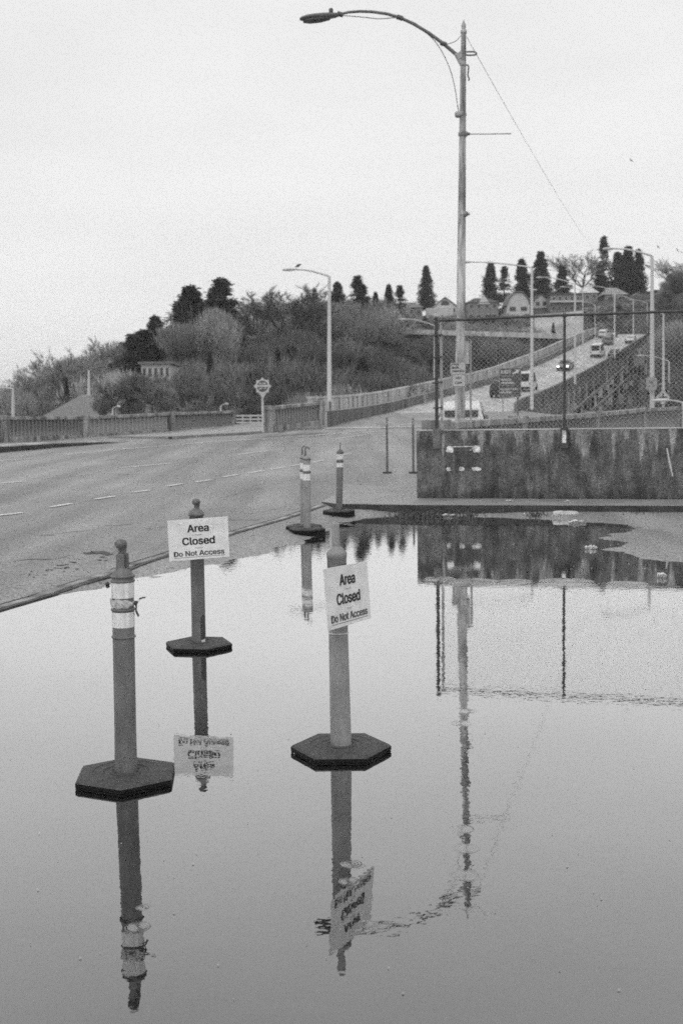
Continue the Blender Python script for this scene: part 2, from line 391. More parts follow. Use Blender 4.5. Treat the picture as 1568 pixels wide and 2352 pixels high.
strip('kerb_strip', seam, .085, -.05, .013, 'conc', 'low concrete strip between road and flooded lot')
seam2 = [p + Vector((.075, -.02, 0)) for p in seam]
for p in seam2: p.z = gz(p.x, p.y)
strip('gutter_joint', seam2, .03, -.05, .011, 'kerbdark', 'dark joint beside the low concrete strip')
strip('road_edge_joint', [p + Vector((-.075, .02, 0)) for p in seam], .02, -.05, .010, 'kerbdark', 'dark crack along the road edge')

# sidewalk slab with kerb
top = [onz(738, 1152, .10), onz(770, 1157, .15), onz(830, 1158, .15), onz(960, 1160, .15), onz(1568, 1162, .15), Vector((14, 14.6, .15)), Vector((14, 19.6, .15)), Vector((7.5, 22.3, .15)), Vector((6, 22.6, .15)), Vector((5.2, 22.2, .15)), onz(1010, 1117, .15), onz(955, 1118, .15), onz(812, 1115, .15)]
top[0].z = .10
mb = MB(); n = len(top); mb.add([(p.x, p.y, p.z) for p in top] + [(p.x, p.y, -.06) for p in top], [tuple(range(n))])
tag(mb.build('sidewalk', 'walk'), 'wet concrete sidewalk under the wall', kind='structure')
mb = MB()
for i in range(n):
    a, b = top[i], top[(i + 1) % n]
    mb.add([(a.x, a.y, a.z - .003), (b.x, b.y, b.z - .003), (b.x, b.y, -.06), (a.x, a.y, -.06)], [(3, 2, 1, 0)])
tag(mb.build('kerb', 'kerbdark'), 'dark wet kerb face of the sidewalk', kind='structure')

# ---------------------------------------------------------------- retaining wall
W0 = at(957, 1143, 19.0); W1 = at(1568, 1145, 17.96)
W0.z = W1.z = 0; wd = (W1 - W0).normalized(); wn = Vector((-wd.y, wd.x, 0))  # wn points away from the camera
WL = 11.0
wall = thing('concrete_wall', 'long dark stained concrete wall standing on the sidewalk', 'wall', W0 + wd * WL / 2 + wn * .14 + Vector((0, 0, .15)))
def wp(s, off, z): return W0 + wd * s + wn * off + Vector((0, 0, z))
mb = MB(); mb.hexa([wp(0, 0, .15), wp(WL, 0, .15), wp(WL, .28, .15), wp(0, .28, .15)], [wp(0, 0, 1.232), wp(WL, 0, 1.232), wp(WL, .28, 1.232), wp(0, .28, 1.232)])
mb.build('wall_body', 'wallconc', wall, bevel=.012)
mb = MB(); mb.hexa([wp(-.004, -.004, 1.234), wp(WL, -.004, 1.234), wp(WL, .284, 1.234), wp(-.004, .284, 1.234)], [wp(-.004, -.004, 1.25), wp(WL, -.004, 1.25), wp(WL, .284, 1.25), wp(-.004, .284, 1.25)])
mb.build('cap', 'conclight', wall)
def wall_s(px, py):  # a sight line to the front face of the wall -> (s, z)
    d = ray(px, py); k = (W0 - EYE).dot(wn) / d.dot(wn); p = EYE + d * k; return (p - W0).dot(wd), p.z
# rusted anchor plates around a filled recess
s0, z0_ = wall_s(1027, 1029); s1, z1_ = wall_s(1103, 1080)
mb = MB(); mb.hexa([wp(s0 + .12, -.002, z1_ + .03), wp(s1 - .12, -.002, z1_ + .03), wp(s1 - .12, .01, z1_ + .03), wp(s0 + .12, .01, z1_ + .03)],
                   [wp(s0 + .12, -.002, z0_ - .05), wp(s1 - .12, -.002, z0_ - .05), wp(s1 - .12, .01, z0_ - .05), wp(s0 + .12, .01, z0_ - .05)])
mb.build('recess_patch', 'rustdark', wall)
rr = random.Random(3)
for px, py, wpx, hpx in [(1033, 1032, 18, 16), (1094, 1031, 17, 17), (1030, 1078, 10, 9), (1060, 1077, 12, 10), (1094, 1077, 22, 8)]:
    s, z = wall_s(px, py); a = wpx * 19 / 2700 / 2; b = hpx * 19 / 2700 / 2
    k = 12; poly = []
    for i in range(k):
        t = 2 * math.pi * i / k; q = 1 / max(abs(math.cos(t)), abs(math.sin(t))); q = min(q, 1.25) * rr.uniform(.8, 1.05)
        poly.append(wp(s + a * q * math.cos(t), -.012, z + b * q * math.sin(t)))
    mb = MB(); mb.extrude(poly, wn * .014); mb.build('anchor_plate', 'rust', wall)
sa, za = wall_s(1043, 1026); sb_, zb_ = wall_s(1086, 1026)
mb = MB(); mb.tube([wp(sa - .03, -.02, za), wp(sb_ + .05, -.02, zb_ + .004)], .007, 6); mb.build('anchor_rod', 'rust', wall)
mb = MB(); mb.tube([wp(sb_ - .05, -.02, zb_ - .06), wp(sb_ + .03, -.02, zb_)], .006, 6); mb.build('anchor_rod', 'rust', wall)
# pale scrape and dark tie holes
s, z = wall_s(1537, 1062); mb = MB(); mb.tube([wp(s - .04, -.002, z + .22), wp(s, -.003, z), wp(s + .05, -.002, z - .22)], [.012, .018, .01], 6); mb.build('scrape', 'conclight', wall)
s, z = wall_s(1018, 1098)
for px, a, b, wpx in [(1015, 1048, 1128, 14)]:
    s, zt = wall_s(px, a); _, zb = wall_s(px, b)
for px, py in [(1122, 1058), (1206, 1040), (1206, 1075), (1330, 1100), (1440, 1072), (1300, 1110)]:
    s, z = wall_s(px, py); mb = MB(); mb.lathe([(.012, 0), (.012, .004)], (0, 0, 0), 8)
    mb.v = [tuple(wp(s + x, -.002 + zz * .5, z + y)) for x, y, zz in mb.v]; mb.build('tie_hole', 'wire', wall)

# ---------------------------------------------------------------- chain link fence on the wall
fence = thing('chain_link_fence', 'chain link fence with black top pipe bolted onto the dark concrete wall', 'fence', wp(2, 0, 1.25))
s_post = [wall_s(1004, 985)[0], wall_s(1296, 985)[0]]
gap = s_post[1] - s_post[0]; s_post += [s_post[1] + gap, s_post[1] + 2 * gap]
ZT = at(1296, 724, wp(s_post[1], 0, 0).y).z
ZB = 1.25
for i, s in enumerate(s_post):
    mb = MB(); mb.tube([wp(s, -.05, ZB - .02), wp(s, -.05, ZT + (.03 if i == 0 else -.01))], .028 if i == 0 else .021, 10)
    po = mb.build('fence_post', 'blackpipe', fence)
    mb = MB(); mb.lathe([(.036, 0), (.045, .012), (.04, .045), (.015, .065), (0, .068)], tuple(wp(s, -.05, ZT + .03 if i == 0 else ZT - .03)), 12); mb.build('post_cap', 'steel' if i == 0 else 'blackpipe', fence)
    mb = MB(); mb.hexa([wp(s - .06, -.085, ZB - .30), wp(s + .06, -.085, ZB - .30), wp(s + .06, -.002, ZB - .30), wp(s - .06, -.002, ZB - .30)],
                       [wp(s - .06, -.085, ZB + .02), wp(s + .06, -.085, ZB + .02), wp(s + .06, -.002, ZB + .02), wp(s - .06, -.002, ZB + .02)])
    mb.build('bracket', 'rustdark' if i else 'concdark', fence, bevel=.004)
    if i == 1:
        mb = MB(); mb.hexa([wp(s - .03, -.092, ZB - .22), wp(s + .03, -.092, ZB - .22), wp(s + .03, -.0865, ZB - .22), wp(s - .03, -.0865, ZB - .22)],
                           [wp(s - .03, -.092, ZB - .03), wp(s + .03, -.092, ZB - .03), wp(s + .03, -.0865, ZB - .03), wp(s - .03, -.0865, ZB - .03)]); mb.build('bracket_plate', 'rust', fence)
mb = MB(); mb.tube([wp(s_post[0] + .04, -.05, ZT - .02), wp(s_post[1], -.05, ZT), wp(s_post[-1], -.05, ZT)], .021, 8); mb.build('top_rail', 'blackpipe', fence)
mb = MB(); mb.tube([wp(s_post[0] + .075, -.05, ZB + .02), wp(s_post[0] + .07, -.05, ZT - .07), wp(s_post[0] + .10, -.05, ZT - .02)], .013, 8)
mb.tube([wp(s_post[0] + .10, -.055, ZB + .05), wp(s_post[0] + .09, -.055, ZT - .1)], .008, 6); mb.build('tension_bar', 'steel', fence)
for zz in (ZB + .35, ZB + .75, ZB + 1.15, ZB + 1.5):
    mb = MB(); mb.tube([wp(s_post[0] - .05, -.09, zz), wp(s_post[0] + .11, -.085, zz + .01)], .012, 6); mb.build('clamp', 'blackpipe', fence)
mb = MB(); a0, a1 = s_post[0] + .08, s_post[-1]; hh = ZT - .03 - ZB; st = .075
k = int((a1 - a0 + hh) / st) + 1
for i in range(k):
    for sg in (1, -1):
        b0 = a0 + i * st if sg == 1 else a0 - hh + i * st + hh
        # a straight diagonal clipped to the panel
        if sg == 1: A = (b0 - hh, 0); B = (b0, hh)
        else: A = (b0 - hh, hh); B = (b0, 0)
        t0 = max(0, (a0 - A[0]) / hh); t1 = min(1, (a1 - A[0]) / hh)
        if t1 - t0 < .02: continue
        pa = (A[0] + (B[0] - A[0]) * t0, A[1] + (B[1] - A[1]) * t0); pb = (A[0] + (B[0] - A[0]) * t1, A[1] + (B[1] - A[1]) * t1)
        mb.tube([wp(pa[0], -.05 + .002 * sg, ZB + pa[1]), wp(pb[0], -.05 + .002 * sg, ZB + pb[1])], .0017, 4, cap=False)
mb.build('wire_mesh', 'wirelight', fence)

# ---------------------------------------------------------------- delineator posts
def hexbase(parent, c, rot, r=.228, hs=1.0):
    mb = MB()
    prof = [(1.0, -.02), (1.0, .001), (.985, .003), (.985, .005), (1.0, .008), (1.0, .024), (.955, .033), (.62, .040), (.60, .037), (.42, .038), (.40, .034), (.25, .035)]
    nn = 6
    vs = []
    for k_, (q, z) in enumerate(prof):
        for j in range(24):
            t = rot + 2 * math.pi * j / 24
            ph = (j % 4) / 4
            if k_ < 7:
                a = rot + 2 * math.pi * (j // 4) / 6; b = a + math.pi / 3
                x = (math.cos(a) * (1 - ph) + math.cos(b) * ph); y = (math.sin(a) * (1 - ph) + math.sin(b) * ph)
                vs.append((c[0] + r * q * x, c[1] + r * q * y, c[2] + z))
            else:
                vs.append((c[0] + r * q * math.cos(t), c[1] + r * q * math.sin(t), c[2] + z))
    K = len(prof); vs = [(v[0], v[1], c[2] + (v[2] - c[2]) * hs) for v in vs]
    mb.add(vs[5 * 24:], [(i * 24 + j, i * 24 + (j + 1) % 24, (i + 1) * 24 + (j + 1) % 24, (i + 1) * 24 + j) for i in range(K - 6) for j in range(24)] + [tuple(range((K - 6) * 24, (K - 5) * 24))])
    b = mb.build('rubber_base', 'rubber', parent)
    mb = MB(); mb.add(vs[:6 * 24], [(i * 24 + j, i * 24 + (j + 1) % 24, (i + 1) * 24 + (j + 1) % 24, (i + 1) * 24 + j) for i in range(5) for j in range(24)]); mb.build('wet_shaded_rim', 'rubberwetshade', b)  # rim coloured darker than the top: wet, plus painted side shade
    mb = MB(); mb.lathe([(.054, .0352), (.058, .040), (.066, .040), (.070, .0355)], c, 28); mb.build('socket_ring', 'rubber', b)
    return b
def bands(parent, c, r, lst, dx=0):
    for (z0, z1, name, m) in lst:
        mb = MB(); mb.lathe([(r, z0), (r, z1)], (c[0] + dx * z0, c[1], c[2]), 28, dx=dx); mb.build(name, m, parent)
def ring(parent, c, r, z, hgt=.012, m='orange', dx=0):
    mb = MB(); mb.lathe([(r - .004, z - hgt / 2), (r + .003, z - hgt * .35), (r + .005, z), (r + .003, z + hgt * .35), (r - .004, z + hgt / 2)], (c[0] + dx * z, c[1], c[2]), 28); mb.build('collar', m, parent)

# left striped post
c = onz(290, 1790, 0); Y1 = c.y
zz = lambda px, py, Y=None: at(px, py, Y or Y1).z
pl = thing('delineator_post', 'striped delineator post wrapped with caution tape, standing nearest in the flooded lot', 'delineator post', (c.x, c.y, 0), group='delineator posts on heavy rubber bases')
hexbase(pl, c, R(-25))
cc = (c.x, c.y, 0); xt = at(282, 1330, Y1).x; lean = (xt - c.x) / .9
zA, zB, zC, zD, zE, zF, zG = [zz(284, y) for y in (1322, 1372, 1396, 1402, 1439, 1462, 1336)]
r = .0455
mb = MB(); mb.lathe([(r + .002, .03), (r, .2), (r, zA), (.040, zA + .012), (.028, zA + .028), (.024, zA + .034)], cc, 32, dx=lean); tub = mb.build('tube', 'orange', pl)
bands(pl, cc, r + .0016, [(zB, zG, 'reflective_band', 'white_band'), (zE, zD - .004, 'reflective_band', 'white_band')], lean)
ring(pl, cc, r + .001, zA - .002, .014, dx=lean); ring(pl, cc, r + .001, zA - .022, .012, dx=lean); ring(pl, cc, r + .001, zC - .006, .014, dx=lean); ring(pl, cc, r + .001, zF, .011, dx=lean)
xh = c.x + lean * (zA + .05)
mb = MB(); mb.hexa([(xh - .024, c.y - .024, zA + .026), (xh + .012, c.y - .024, zA + .026), (xh + .012, c.y + .024, zA + .026), (xh - .024, c.y + .024, zA + .026)],
                   [(xh - .022, c.y - .02, zA + .092), (xh + .012, c.y - .02, zA + .092), (xh + .012, c.y + .02, zA + .092), (xh - .022, c.y + .02, zA + .092)])
mb.hexa([(xh + .010, c.y - .006, zA + .016), (xh + .030, c.y - .006, zA + .016), (xh + .030, c.y + .006, zA + .016), (xh + .010, c.y + .006, zA + .016)],
        [(xh + .010, c.y - .006, zA + .095), (xh + .026, c.y - .006, zA + .095), (xh + .026, c.y + .006, zA + .095), (xh + .010, c.y + .006, zA + .095)])
hn = mb.build('handle', 'orange', pl, bevel=.003)
def knob(parent, x, y, z, s=1.0):
    mb = MB(); mb.lathe([(.013 * s, 0), (.012 * s, .022 * s), (.020 * s, .028 * s), (.0255 * s, .038 * s), (.0255 * s, .048 * s), (.020 * s, .058 * s), (.008 * s, .063 * s), (0, .064 * s)], (x, y, z), 20)
    mb.build('knob', 'orange', parent)
    mb = MB(); mb.hexa([(x + .003, y - .006, z + .004), (x + .02, y - .006, z + .004), (x + .02, y + .006, z + .004), (x + .003, y + .006, z + .004)],
                       [(x + .006, y - .006, z + .036 * s), (x + .025 * s, y - .006, z + .036 * s), (x + .025 * s, y + .006, z + .036 * s), (x + .006, y + .006, z + .036 * s)])
    mb.build('knob_fin', 'orange', parent)
knob(pl, xh - .004, c.y, zA + .09)
# caution tape wrapped and knotted on the right
tm = (zB + zC) / 2; xx = c.x + lean * tm
mb = MB(); nseg = 30
rng_ = random.Random(5)
for k_ in range(4):
    zt = tm - .012 + k_ * .008; vs = []
    for j in range(nseg + 1):
        t = -math.pi * 1.02 + (math.pi * 1.05) * j / nseg
        conv = max(0, (j / nseg - .55)) / .45
        zc = zt * (1 - conv) + (tm - .002) * conv + .003 * math.sin(j * .9 + k_)
        rr_ = r + .0035 + .0012 * k_ + .0015 * math.sin(j * 1.7 + k_ * 2)
        wv = .007 * (1 - conv * .6)
        vs += [(xx + rr_ * math.cos(t), c.y + rr_ * math.sin(t), zc - wv), (xx + rr_ * math.cos(t), c.y + rr_ * math.sin(t), zc + wv)]
    mb.add(vs, [(2 * j, 2 * j + 2, 2 * j + 3, 2 * j + 1) for j in range(nseg)], True)
tp = mb.build('caution_tape', 'tape', pl)
kx, ky = xx + r + .006, c.y - .01
mb = MB(); mb.tube([(kx - .006, ky, tm - .004), (kx + .004, ky - .004, tm), (kx + .01, ky, tm + .004)], [.006, .010, .005], 8)
mb.build('tape_knot', 'tapedark', tp)
for pts in ([(0, 0, 0), (.010, -.004, .010), (.018, -.002, .018), (.030, 0, .017)], [(0, 0, 0), (.006, -.005, -.016), (.004, -.006, -.034), (.012, -.004, -.052), (.014, -.004, -.058)], [(0, 0, 0), (.012, .002, .003), (.026, .003, .020), (.044, .0, .021)]):
    mb = MB(); vs = []
    for i, p in enumerate(pts):
        wv = .005; vs += [(kx + p[0] - wv * .6, ky + p[1], tm + p[2] - wv * .6), (kx + p[0] + wv * .6, ky + p[1] + .004, tm + p[2] + wv * .6)]
    mb.add(vs, [(2 * j, 2 * j + 2, 2 * j + 3, 2 * j + 1) for j in range(len(pts) - 1)]); o = mb.build('tape_tail', 'tapedark', tp)
    sm_ = o.modifiers.new('thick', 'SOLIDIFY'); sm_.thickness = .0008

def notice(parent_thing, corners, thick=.004, szs=(.30, .30, .205), rows=(.77, .46, .16)):
    """board given by its four seen corners (TL, TR, BR, BL) as points in space"""
    TL, TR, BR, BL = [Vector(p) for p in corners]
    o = parent_thing
    nrm = (TR - TL).cross(TL - BL).normalized()
    if nrm.y > 0: nrm = -nrm
    mb = MB(); mb.extrude([BL, BR, TR, TL], -nrm * thick); bd = mb.build('board', 'sign', o, bevel=.001)
    cx_ = (TL + TR + BL + BR) / 4; xax = ((TR - TL) + (BR - BL)) / 2; yax = ((TL - BL) + (TR - BR)) / 2
    W, H = xax.length, yax.length
    def row(t): return cx_ + yax * (t - .5) + nrm * .0012
    for s, t, body, mtl, bold, wf in ((szs[0], rows[0], 'Area', 'ink', .002, .36), (szs[1], rows[1], 'Closed', 'ink', .002, .54), (szs[2], rows[2], 'Do Not Access', 'ink2', .0006, .84)):
        mw = frame(row(t), xax, yax)
        tx = text_mesh(body, mtl, s * H * 1.15, o, mw, bold=bold * .6)
        # fit the width of the line
        off = wloc(o); loc = [mw.inverted() @ (v.co + off) for v in tx.data.vertices]
        wid = max(p.x for p in loc) - min(p.x for p in loc); k_ = wf * W / wid; mid = (max(p.x for p in loc) + min(p.x for p in loc)) / 2
        for v, p in zip(tx.data.vertices, loc): v.co = mw @ Vector(((p.x - mid) * k_, p.y, p.z)) - off
    a = row(.065) - xax * .415; b = row(.065) + xax * .425
    mb = MB(); mb.extrude([a - yax * .004, b - yax * .004, b + yax * .004, a + yax * .004], nrm * .0004); mb.build('underline', 'ink2', o)
    for t in (.625, .30):
        p = row(t) - xax * .0 ; mb = MB(); pts = [p + xax * (.055 * math.cos(q)) - yax * (.018 * math.sin(q)) + nrm * .0015 for q in [math.pi * i / 8 for i in range(9)]]
        mb.tube(pts, .0014, 6); mb.build('zip_tie', 'steel', o)
    return cx_, nrm

# middle post with knob and its notice
c = onz(457, 1486, 0); Y2 = c.y; cc = (c.x, c.y, 0)
p2 = thing('delineator_post', 'knob-topped delineator post carrying the level notice, with dark slot low on its side', 'delineator post', (c.x, c.y, 0), group='delineator posts on heavy rubber bases')
hexbase(p2, c, R(-10)); zA = at(451, 1184, Y2).z; lean = (at(451, 1190, Y2).x - c.x) / zA
mb = MB(); mb.lathe([(.047, .03), (.0455, .3), (.0455, zA), (.053, zA + .001), (.052, zA + .012), (.040, zA + .032), (.022, zA + .046), (.012, zA + .052)], cc, 32, dx=lean); mb.build('tube', 'orange', p2)
knob(p2, c.x + lean * zA, c.y, zA + .045, 1.05)
z1, z2 = at(463, 1466, Y2).z, at(463, 1410, Y2).z
mb = MB(); vs = []
for i in range(9):
    t = R(-52) + R(40) * 0; 
pts = []
for k_ in range(13):
    zq = z1 + (z2 - z1) * k_ / 12; wq = .36 if k_ < 12 else .18
    for tt in (-.82, -.82 + .62 * (1 if k_ < 11 else (.8 if k_ == 11 else .45))): pass
K = 14; vs = []
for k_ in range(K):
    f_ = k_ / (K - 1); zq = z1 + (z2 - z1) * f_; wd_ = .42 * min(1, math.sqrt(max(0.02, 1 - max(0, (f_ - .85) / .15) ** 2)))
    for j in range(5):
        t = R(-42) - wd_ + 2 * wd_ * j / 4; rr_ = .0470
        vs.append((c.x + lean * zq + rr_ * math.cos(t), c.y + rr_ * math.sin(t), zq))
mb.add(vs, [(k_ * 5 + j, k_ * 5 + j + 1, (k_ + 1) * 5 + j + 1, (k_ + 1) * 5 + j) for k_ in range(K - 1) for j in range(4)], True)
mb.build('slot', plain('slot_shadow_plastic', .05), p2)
mb = MB(); vs = []
for k_ in range(4):
    zq = at(463, 1474, Y2).z + .006 * k_
    for j in range(5):
        t = R(-60) + R(38) * j / 4; vs.append((c.x + .0472 * math.cos(t), c.y + .0472 * math.sin(t), zq + .004 * j / 4))
mb.add(vs, [(k_ * 5 + j, k_ * 5 + j + 1, (k_ + 1) * 5 + j + 1, (k_ + 1) * 5 + j) for k_ in range(3) for j in range(4)], True)
mb.build('scuff_patch', 'white_band', p2)
Ys = Y2 - .056
cs = [at(384, 1196, Ys), at(523, 1186, Ys), at(527, 1279, Ys), at(389, 1290, Ys)]
n1 = thing('notice_board', 'nearly level white Area Closed notice tied to the knob-topped post', 'notice', sum(cs, Vector()) / 4, group='Area Closed notices')
notice(n1, cs)

# right post with cylindrical grip and turned notice
c = onz(783, 1727, 0); Y3 = c.y; cc = (c.x, c.y, 0)
p3 = thing('delineator_post', 'pale delineator post with round grip carrying the slanted notice', 'delineator post', (c.x, c.y, 0), group='delineator posts on heavy rubber bases')
hexbase(p3, c, R(-1)); zA = at(772, 1281, Y3).z; lean = (at(773, 1290, Y3).x - c.x) / zA
zh = at(769, 1201, Y3).z; zs = at(778, 1453, Y3).z
mb = MB(); mb.lathe([(.048, .03), (.0465, .2), (.0435, zs), (.0435, zA), (.0450, zA + .001), (.0455, zA + .022), (.042, zA + .028), (.022, zA + .048), (.0185, zA + .052)], cc, 36, dx=lean); mb.build('tube', 'orange_pale', p3)
ring(p3, cc, .0435, zs, .003, 'white_band', dx=lean)
xg = c.x + lean * zA - .003
mb = MB(); mb.lathe([(.0185, zA + .04), (.0175, zh - .008), (.016, zh - .002), (.012, zh)], (xg, c.y, 0), 20); mb.build('grip', 'orange_pale', p3)
YL, YR_ = Y3 - .205, Y3 + .14
cs = [at(743, 1307, YL), at(843, 1289, YR_), at(849, 1420, YR_ - .01), at(754, 1450, YL - .01)]
# flatten: fourth corner in the plane of the other three, board in front of the tube
pn = (cs[1] - cs[0]).cross(cs[3] - cs[0]).normalized(); cs[2] -= pn * (cs[2] - cs[0]).dot(pn)
n2 = thing('notice_board', 'slanted white Area Closed notice turned sideways on the pale post', 'notice', sum(cs, Vector()) / 4, group='Area Closed notices')
notice(n2, cs)

# pair of striped posts and single one further off
def striped(px, pyb, label, ytop, wy, rot, hook, rpx=None, pxt=None):
    c = onz(px, pyb, .0); c = onz(px, pyb, gz(c.x, c.y)); zg = gz(c.x, c.y); Y = c.y
    o = thing('delineator_post', label, 'delineator post', (c.x, c.y, 0), group='delineator posts on heavy rubber bases')
    o.location.z = zg; hexbase(o, Vector((c.x, c.y, zg + .012)), rot, .235, 1.9)
    zt = at(px, ytop, Y).z; lean = (at(pxt or px, ytop, Y).x - c.x) / zt; r = .048; cc = (c.x, c.y, 0)
    mb = MB(); mb.lathe([(r, .03), (r, zt), (.035, zt + .02), (.015, zt + .035)], cc, 24, dx=lean); mb.build('tube', 'orange_pale' if hook == 'loop' else 'orange', o)
    ws = [at(px, y, Y).z for y in wy]
    bands(o, cc, r + .002, [(ws[1], ws[0], 'reflective_band', 'white_band'), (ws[3], ws[2], 'reflective_band', 'white_band')], lean)
    ring(o, cc, r + .001, zt - .01, .02, dx=lean); ring(o, cc, r + .001, (ws[1] + ws[2]) / 2, .03, dx=lean)
    x = c.x + lean * zt
    mb = MB()
    if hook == 'loop':
        z5 = zt + .03
        mb.tube([(x - .02, c.y, z5), (x - .02, c.y, z5 + .075), (x - .012, c.y, z5 + .10), (x + .01, c.y, z5 + .112), (x + .032, c.y, z5 + .10), (x + .038, c.y, z5 + .08)], .009, 8)
        mb.tube([(x - .012, c.y, z5), (x - .01, c.y, z5 + .07)], .008, 6)
    else:
        mb.box(x - .006, x + .010, c.y - .012, c.y + .012, zt + .02, zt + .13)
    mb.build('handle', 'orange', o)
    return o
striped(698, 1216, 'delineator post almost hidden behind its loop-handled twin', 1050, (1063, 1077, 1084, 1100), R(10), 'loop', pxt=697)
striped(705, 1223, 'delineator post with loop handle, front one of the close pair', 1053, (1067, 1081, 1088, 1103), R(-8), 'loop', pxt=704)
striped(778, 1180, 'delineator post standing alone beside the kerb corner', 1037, (1043, 1055, 1063, 1073), R(5), 'blade', pxt=781)
# two slim surface posts by the slab
for px, lab in ((889, 'slim dark flexible post on the road, farther from the wall end'), (949, 'slim dark flexible post on the road right beside the wall end')):
    c = onroad(px, 1087); o = thing('flexible_post', lab, 'marker post', c, group='slim flexible posts by the wall end')
    zt = at(px, 959, c.y).z
    mb = MB(); mb.lathe([(.026, .03), (.024, zt - c.z - .03), (.018, zt - c.z), (0, zt - c.z + .005)], tuple(c), 12); mb.build('tube', plain('grey_brown_plastic', .15), o)
    bands(o, tuple(c), .0265, [(zt - c.z - .16, zt - c.z - .11, 'reflective_band', 'steel'), (zt - c.z - .09, zt - c.z - .05, 'reflective_band', 'steel')])
    mb = MB(); mb.box(c.x - .1, c.x + .1, c.y - .1, c.y + .1, c.z + .001, c.z + .035); mb.build('base', 'rubber', o, bevel=.01)

# ---------------------------------------------------------------- road markings and kerbs of the far side
def paint(pts4, label='white road marking'):
    mb = MB(); ps = [onroad(x, y) for x, y in pts4]
    mb.add([(p.x, p.y, zr(p.y) + .006) for p in ps], [(0, 1, 2, 3)]); return mb
def dash(mb, x0, y0, x1, y1, wd_=.12, nsub=6):
    a = onroad(x0, y0); b = onroad(x1, y1); d = b - a; d.z = 0; d.normalize(); n = Vector((-d.y, d.x, 0)) * wd_ / 2
    vs = []
    for i in range(nsub + 1):
        p = a.lerp(b, i / nsub)
        for sgn in (-1, 1):
            q = p + n * sgn; vs.append((q.x, q.y, zr(q.y) + .014))
    mb.add(vs, [(2 * i, 2 * i + 1, 2 * i + 3, 2 * i + 2) for i in range(nsub)])
mk = MB()
for s in [(-10, 1186, 53, 1179), (116, 1166, 164, 1158), (218, 1148, 262, 1141), (304, 1132, 344, 1127), (384, 1118, 420, 1112), (450, 1108, 486, 1103), (511, 1097, 546, 1091), (570, 1088, 605, 1082), (620, 1079, 655, 1074), (668, 1071, 700, 1067), (716, 1063, 744, 1058), (780, 1047, 806, 1042)]: dash(mk, *s, .09, 3)
for s in [(278, 1075, 392, 1065), (545, 1045, 615, 1036), (0, 1111, 50, 1107), (760, 1010, 840, 999)]: dash(mk, *s, .10)
for s in [(-10, 1060, 80, 1053), (150, 1045, 270, 1033), (272, 1033, 480, 1016), (480, 1016, 600, 1008), (600, 1008, 730, 1000), (730, 1000, 850, 987), (850, 987, 950, 972)]: dash(mk, *s, .11, 10)
for s in [(600, 1010, 905, 989)]: dash(mk, *s, .1, 12)
tag(mk.build('lane_markings', 'paint'), 'worn white lane lines on the road', kind='structure')
# dark pothole scar and cracks
mk = MB()
def blot(cx_, cy_, wx, wy, seed, m):
    rg = random.Random(seed); c0 = onz(cx_, cy_, .05); a = onz(cx_ + wx, cy_, .05); b = onz(cx_, cy_ + wy, .05)
    ux = (a - c0); uy = (b - c0); k = 36; vs = [c0 + ux * math.cos(t) * q + uy * math.sin(t) * q for t, q in [(2 * math.pi * i / k, rg.uniform(.6, 1.1)) for i in range(k)]]
    m.add([(p.x, p.y, zr(p.y) + .005) for p in vs], [tuple(range(k))[::-1]])
blot(228, 1271, 26, 4.2, 1, mk); blot(203, 1273, 16, 2.4, 5, mk); blot(247, 1275, 14, 2.2, 2, mk)
for i in range(26):
    rg = random.Random(40 + i); x = rg.uniform(60, 250); y = 1325 - (x - 40) * .17 + rg.uniform(-14, 10); blot(x, y, rg.uniform(2, 9), rg.uniform(.5, 1.3), i, mk)
for i, (x, y, dx, n_) in enumerate([(330, 1215, 22, 14), (90, 1230, 20, 12), (520, 1140, 18, 12), (120, 1100, 40, 14), (560, 1180, 14, 9), (30, 1290, 16, 10), (420, 1060, 30, 10)]):
    rg = random.Random(90 + i); pts = []
    for k in range(n_):
        pts.append(onroad(x, y)); x += dx * rg.uniform(.6, 1.2); y += -dx * .16 * rg.uniform(-.4, 2.2)
    for a, b in zip(pts, pts[1:]):
        w_ = rg.uniform(.008, .02); mk.add([(a.x, a.y - w_, zr(a.y) + .005), (a.x, a.y + w_, zr(a.y) + .005), (b.x, b.y + w_, zr(b.y) + .005), (b.x, b.y - w_, zr(b.y) + .005)], [(0, 3, 2, 1)])
mk2 = mk.build('asphalt_scars', mat('dark_asphalt_scar', .06, .7, .5, 12, fine=.4)); tag(mk2, 'dark potholes and cracks near the low strip', kind='structure')

# far side kerb and sidewalk
def prism_along(name, pts, w0, w1, z0, z1, m, label, parent=None, kind='structure'):
    """pts: list of Vector with local ground z; band from offset w0 to w1 (left of the direction), z0..z1 above"""
    mb = MB(); secs = []
    for i, p in enumerate(pts):
        d = pts[min(i + 1, len(pts) - 1)] - pts[max(i - 1, 0)]; d.z = 0; d.normalize(); n = Vector((-d.y, d.x, 0))
        secs.append([p + n * w0 + Vector((0, 0, z0)), p + n * w1 + Vector((0, 0, z0)), p + n * w1 + Vector((0, 0, z1)), p + n * w0 + Vector((0, 0, z1))])
    for a, b in zip(secs, secs[1:]): mb.hexa(a, b)
    o = mb.build(name, m, parent)
    if kind and not parent: tag(o, label, kind=kind)
    return o
kb = [onroad(x, y) for x, y in [(-500, 1075), (-250, 1060), (0, 1040), (120, 1029), (230, 1020), (330, 1012.5)]]
for p, dz in zip(kb, (0, 0, 0, -.04, -.12, -.25)): p.z += dz
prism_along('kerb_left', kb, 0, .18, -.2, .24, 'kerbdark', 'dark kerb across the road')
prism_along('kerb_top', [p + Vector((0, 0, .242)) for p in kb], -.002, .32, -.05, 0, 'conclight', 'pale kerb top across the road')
kb2 = [onroad(x, y) for x, y in [(395, 1008.5), (480, 1003), (560, 999), (660, 990), (742, 985)]]
